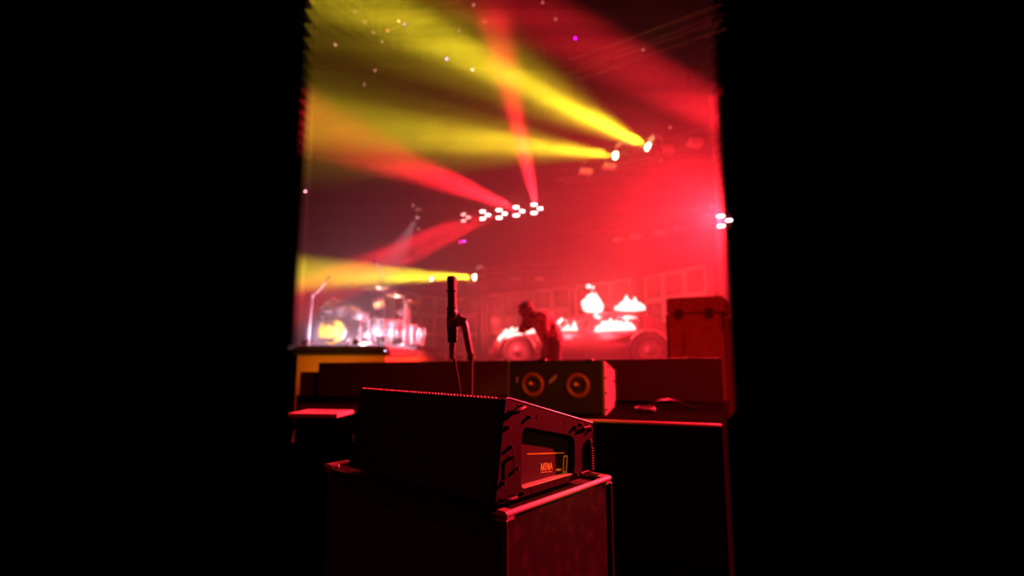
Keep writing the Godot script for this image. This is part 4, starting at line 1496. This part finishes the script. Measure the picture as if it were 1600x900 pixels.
# ---------------------------------------------------------------- bodies: tapered capsules joined by a smooth minimum, meshed as surface nets
func blob(bones: Array, cell: float, k: float) -> void:
	var lo := Vector3.ONE * 1e9
	var hi := -lo
	for b in bones:
		var r := maxf(b[2], b[3]) + 0.03
		for p in [b[0], b[1]]:
			lo = lo.min(p - Vector3.ONE * r)
			hi = hi.max(p + Vector3.ONE * r)
	var n := Vector3i(((hi - lo) / cell).ceil()) + Vector3i.ONE * 2
	var f := PackedFloat32Array()
	f.resize(n.x * n.y * n.z)
	f.fill(1.0)
	for b in bones:
		var a: Vector3 = b[0]
		var ab: Vector3 = b[1] - a
		var ra: float = b[2]
		var rb: float = b[3]
		var l2 := maxf(ab.length_squared(), 1e-9)
		var R := maxf(ra, rb) + k + cell * 2.0
		var mn := Vector3i(((a.min(b[1]) - Vector3.ONE * R - lo) / cell).floor()).clamp(Vector3i.ZERO, n - Vector3i.ONE)
		var mx := Vector3i(((a.max(b[1]) + Vector3.ONE * R - lo) / cell).ceil()).clamp(Vector3i.ZERO, n - Vector3i.ONE)
		for z in range(mn.z, mx.z + 1):
			for y in range(mn.y, mx.y + 1):
				var base := (z * n.y + y) * n.x
				for x in range(mn.x, mx.x + 1):
					var p := lo + Vector3(x, y, z) * cell - a
					var t := clampf(p.dot(ab) / l2, 0.0, 1.0)
					var d := (p - ab * t).length() - lerpf(ra, rb, t)
					var o := f[base + x]
					var h := maxf(k - absf(o - d), 0.0) / k
					f[base + x] = minf(o, d) - h * h * k * 0.25
	var ids := {}
	var verts := PackedVector3Array()
	var sx := 1
	var sy := n.x
	var sz := n.x * n.y
	var corner := [0, sx, sy, sx + sy, sz, sx + sz, sy + sz, sx + sy + sz]
	var edges := [[0, 1], [2, 3], [4, 5], [6, 7], [0, 2], [1, 3], [4, 6], [5, 7], [0, 4], [1, 5], [2, 6], [3, 7]]
	for z in n.z - 1:
		for y in n.y - 1:
			for x in n.x - 1:
				var i := z * sz + y * sy + x
				var c0 := f[i] < 0
				var same := true
				for c in corner:
					if (f[i + c] < 0) != c0:
						same = false
						break
				if same: continue
				var s := Vector3.ZERO
				var m := 0
				for e in edges:
					var va := f[i + corner[e[0]]]
					var vb := f[i + corner[e[1]]]
					if (va < 0) == (vb < 0): continue
					var t := va / (va - vb)
					var pa := Vector3(e[0] & 1, (e[0] >> 1) & 1, e[0] >> 2)
					var pb := Vector3(e[1] & 1, (e[1] >> 1) & 1, e[1] >> 2)
					s += pa.lerp(pb, t)
					m += 1
				ids[i] = verts.size()
				verts.append(lo + (Vector3(x, y, z) + s / m) * cell)
	smooth(1)
	for i in ids:
		var here := f[i] < 0
		for ax in 3:
			var d: int = [sx, sy, sz][ax]
			var there := f[i + d] < 0
			if here == there: continue
			var u: int = [sy, sz, sx][ax]
			var w: int = [sz, sx, sy][ax]
			if not (ids.has(i - u) and ids.has(i - w) and ids.has(i - u - w)): continue
			var A := verts[ids[i]]
			var B := verts[ids[i - u]]
			var C := verts[ids[i - u - w]]
			var D := verts[ids[i - w]]
			if here: quad(A, B, C, D)
			else: quad(A, D, C, B)

func person() -> void:
	var d := 7.3
	var foot := at(862, 632, d)
	foot.y = STAGE
	var o := thing("person", "performer in a patterned shirt bending forward before the burning car", "person", foot)
	var s := 0.00926
	var J := func(px: float, py: float, z: float) -> Vector3: return Vector3((px - 862.0) * s, (632.5 - py) * s, z)
	var pel: Vector3 = J.call(864, 533, 0.0)
	var chest: Vector3 = J.call(851, 506, 0.0)
	var neck: Vector3 = J.call(838, 495, 0.0)
	var head: Vector3 = J.call(823, 486.5, 0.02)
	var sN: Vector3 = J.call(848, 500, 0.17)
	var sF: Vector3 = J.call(840, 501, -0.17)
	var eN: Vector3 = J.call(850, 522, 0.25)
	var wN: Vector3 = J.call(853, 541, 0.2)
	var eF: Vector3 = J.call(815, 516, -0.16)
	var wF: Vector3 = J.call(820, 503, -0.02)
	var hipN: Vector3 = J.call(864, 538, 0.09)
	var hipF: Vector3 = J.call(862, 538, -0.09)
	var kN: Vector3 = J.call(866, 583, 0.12)
	var kF: Vector3 = J.call(850, 582, -0.11)
	var aN: Vector3 = J.call(870, 624, 0.12)
	var aF: Vector3 = J.call(857, 624, -0.12)
	var skin := mat("skin_dark", lin(0.09, 0.045, 0.03), 0.5)
	skin.subsurf_scatter_enabled = true
	skin.subsurf_scatter_strength = 0.08
	# skin: head, neck, torso, arms, legs as one surface
	new_shape()
	var fwd := Vector3(-0.78, -0.55, 0.3).normalized()     # the face looks left and down
	var up := (Vector3(-0.35, 0.93, 0) - fwd * Vector3(-0.35, 0.93, 0).dot(fwd)).normalized()
	var side := fwd.cross(up)
	var H := func(f: float, u: float, w: float) -> Vector3: return head + fwd * f + up * u + side * w
	var bones := [
		[pel, chest, 0.12, 0.125], [chest, neck, 0.12, 0.06], [neck, head - up * 0.05, 0.055, 0.055],
		[chest, sN, 0.1, 0.06], [chest, sF, 0.1, 0.06],
		[sN, eN, 0.05, 0.04], [eN, wN, 0.04, 0.028], [sF, eF, 0.05, 0.04], [eF, wF, 0.04, 0.028],
		[pel, hipN, 0.12, 0.1], [pel, hipF, 0.12, 0.1], [hipN, kN, 0.085, 0.055], [kN, aN, 0.055, 0.038], [hipF, kF, 0.085, 0.055], [kF, aF, 0.055, 0.038],
		[aN, aN + Vector3(-0.12, -0.05, 0), 0.038, 0.032], [aF, aF + Vector3(-0.12, -0.05, 0), 0.038, 0.032]]
	blob(bones, 0.014, 0.03)
	blob([[H.call(-0.025, 0.03, 0), H.call(0.02, 0.035, 0), 0.088, 0.075], [H.call(0.0, -0.03, 0), H.call(0.045, -0.075, 0), 0.07, 0.04],
		[H.call(0.085, 0.01, 0), H.call(0.105, -0.025, 0), 0.012, 0.017], [H.call(0.08, -0.058, -0.02), H.call(0.08, -0.058, 0.02), 0.011, 0.011],
		[H.call(0.085, 0.028, -0.035), H.call(0.085, 0.028, 0.035), 0.014, 0.014],
		[H.call(-0.01, 0.0, 0.08), H.call(-0.02, 0.03, 0.085), 0.013, 0.016], [H.call(-0.01, 0.0, -0.08), H.call(-0.02, 0.03, -0.085), 0.013, 0.016],
		[H.call(-0.04, -0.06, 0), H.call(-0.06, -0.1, 0), 0.05, 0.055]], 0.005, 0.02)
	# hands: palm, four fingers, thumb
	var hand := func(w: Vector3, dir: Vector3, palm: Vector3, curl: float) -> Array:
		var dd := dir.normalized()
		var out := palm.normalized()
		var across := dd.cross(out).normalized()
		var bs := [[w, w + dd * 0.085, 0.028, 0.03], [w + dd * 0.05 - across * 0.02, w + dd * 0.08 + across * 0.02, 0.022, 0.022]]
		var ln := [0.034, 0.039, 0.036, 0.028]
		for i in 4:
			var a := w + dd * 0.085 + across * (0.03 - 0.02 * i)
			var b: Vector3 = a + (dd * cos(curl * 0.5) + out * sin(curl * 0.5)) * ln[i]
			var c: Vector3 = b + (dd * cos(curl * 1.3) + out * sin(curl * 1.3)) * ln[i] * 0.8
			var e: Vector3 = c + (dd * cos(curl * 2.0) + out * sin(curl * 2.0)) * ln[i] * 0.6
			bs.append([a, b, 0.0095, 0.009]); bs.append([b, c, 0.009, 0.0085]); bs.append([c, e, 0.0085, 0.0075])
		var t := w + dd * 0.03 + across * 0.028
		var t1 := t + (dd * 0.6 + across * 0.6 + out * 0.5).normalized() * 0.04
		bs.append([t, t1, 0.013, 0.011])
		bs.append([t1, t1 + (dd * 0.8 + out * 0.7).normalized() * 0.035, 0.011, 0.009])
		return bs
	blob(hand.call(wN, Vector3(0.05, -1, -0.1), Vector3(-1, 0, 0), 0.5), 0.004, 0.008)
	blob(hand.call(wF, Vector3(0.05, 1.0, 0.15), Vector3(-0.9, 0.2, 0.3), 1.2), 0.004, 0.008)
	part("body", skin, o)
	# eyes
	for w in [-0.033, 0.033]:
		new_shape()
		ball(H.call(0.077, 0.008, w), 0.0125, 10)
		part("eye", mat("eye_white", lin(0.6, 0.55, 0.5), 0.2), o)
	new_shape()
	blob([[H.call(-0.03, 0.04, 0), H.call(0.0, 0.055, 0), 0.093, 0.08], [H.call(-0.05, 0.0, 0), H.call(-0.04, 0.03, 0), 0.075, 0.085]], 0.008, 0.02)
	part("hair", mat("hair_black", lin(0.015, 0.012, 0.012), 0.8), o)
	# clothes
	new_shape()
	var sh := [[pel + Vector3(-0.005, 0.03, 0), chest, 0.165, 0.175], [chest, neck.lerp(chest, 0.3), 0.15, 0.09], [chest, sN, 0.13, 0.085], [chest, sF, 0.13, 0.085],
		[sN, sN.lerp(eN, 0.85), 0.085, 0.075], [sF, sF.lerp(eF, 0.85), 0.08, 0.072], [pel + Vector3(0.0, 0.0, 0.05), pel + Vector3(0.01, -0.05, -0.05), 0.13, 0.13]]
	blob(sh, 0.014, 0.04)
	var shirt := textured("patterned_shirt", noise_tex(61, 0.02, [lin(0.06, 0.02, 0.02), lin(0.1, 0.03, 0.03), lin(0.55, 0.25, 0.22), lin(0.6, 0.3, 0.26)], [0.0, 0.48, 0.56, 1.0]), 1.6, 0.8)
	part("shirt", shirt, o, "loose red and black patterned shirt")
	new_shape()
	blob([[pel + Vector3(0, -0.02, 0), hipN, 0.135, 0.125], [pel + Vector3(0, -0.02, 0), hipF, 0.135, 0.125], [hipN, kN, 0.12, 0.085], [kN, aN + Vector3(0, 0.02, 0), 0.085, 0.07], [hipF, kF, 0.12, 0.085], [kF, aF + Vector3(0, 0.02, 0), 0.085, 0.07]], 0.014, 0.03)
	part("trousers", mat("trousers", lin(0.06, 0.03, 0.035), 0.85), o)
	for a in [aN, aF]:
		new_shape()
		blob([[a + Vector3(0.03, -0.035, 0), a + Vector3(-0.16, -0.045, 0), 0.045, 0.04], [a, a + Vector3(0, -0.03, 0), 0.05, 0.05]], 0.009, 0.02)
		part("shoe", mat("shoe", lin(0.3, 0.28, 0.28), 0.6), o)
	# the microphone in the far hand
	var mp := wF + Vector3(-0.03, 0.085, 0.02)
	var m := thing("handheld_microphone", "handheld microphone held to the bending performer's mouth", "microphone", foot + mp)
	new_shape()
	var ax := Vector3(-0.5, 0.55, 0.1).normalized()
	lathe(-ax * 0.1, ax, [Vector2(0, 0), Vector2(0.01, 0.0), Vector2(0.016, 0.13), Vector2(0.024, 0.14)], 16)
	part("handle", mat("mic_black"), m)
	new_shape()
	ball(ax * 0.055, 0.025, 14)
	part("grille_ball", mat("mic_grey"), m)

# ---------------------------------------------------------------- the wash from outside the frame
func wash() -> void:
	# the red key on the front of the stage comes from high up on the right, beyond the frame
	var p := Vector3(9.4, EYE + 4.6, -6.0)
	var to := Vector3(0.1, EYE - 0.3, -1.3)
	var o := moving_head(p, to - p, 0.16, glow("wash_lens", lin(1, 0.05, 0.06), 6.0), "big red wash lamp high on the right beyond the photo", "wash lamps")
	spot(o, p + (to - p).normalized() * 0.03, to - p, 14.0, lin(1.0, 0.012, 0.03), 850.0, 0.5, 0.12)

	# weak added red fill from the audience side, beside and behind the camera on the right
	p = Vector3(4.6, EYE + 2.5, 1.6)
	to = Vector3(0.9, EYE + 0.1, -4.3)
	o = moving_head(p, to - p, 0.1, glow("wash_lens", lin(1, 0.05, 0.06), 6.0), "added red fill lamp right of the camera for the stage front", "wash lamps")
	spot(o, p + (to - p).normalized() * 0.12, to - p, 20.0, lin(1.0, 0.012, 0.006), 30.0, 1.0, 0.08)
	# two narrow added amber lamps beside it pick out the cones and the lettering
	p = Vector3(2.4, EYE + 1.8, 2.6)
	to = Vector3(0.12, EYE - 0.25, -1.27)
	o = moving_head(p, to - p, 0.08, glow("added_amber_lens", lin(1, 0.4, 0.05), 5.0), "added amber lamp behind the camera aimed at the loudspeaker's lettering", "wash lamps")
	spot(o, p + (to - p).normalized() * 0.1, to - p, 2.2, lin(1.0, 0.36, 0.02), 12.0, 1.0, 0.08)
	p = Vector3(2.0, EYE + 1.9, 2.6)
	to = Vector3(0.27, EYE - 0.16, -2.8)
	o = moving_head(p, to - p, 0.08, glow("added_amber_lens", lin(1, 0.4, 0.05), 5.0), "added amber lamp behind the camera aimed at the two round cones", "wash lamps")
	spot(o, p + (to - p).normalized() * 0.1, to - p, 4.0, lin(1.0, 0.27, 0.02), 11.0, 1.0, 0.08)

	# a faint added red lamp on the left keeps the dark fronts just readable
	p = Vector3(-2.6, EYE + 2.0, 2.2)
	to = Vector3(-0.4, EYE - 0.4, -1.8)
	o = moving_head(p, to - p, 0.08, glow("wash_lens", lin(1, 0.05, 0.06), 6.0), "faint added red lamp behind the camera on the left side", "wash lamps")
	spot(o, p + (to - p).normalized() * 0.1, to - p, 24.0, lin(1.0, 0.01, 0.008), 2.2, 1.0, 0.08)

func _ready() -> void:
	setup()
	front_of_stage()
	rig()
	wash()
	foreground_speaker()
	microphone()
	road_case()
	cabinets()
	riser()
	car()
	person()
	drums()
	haze()
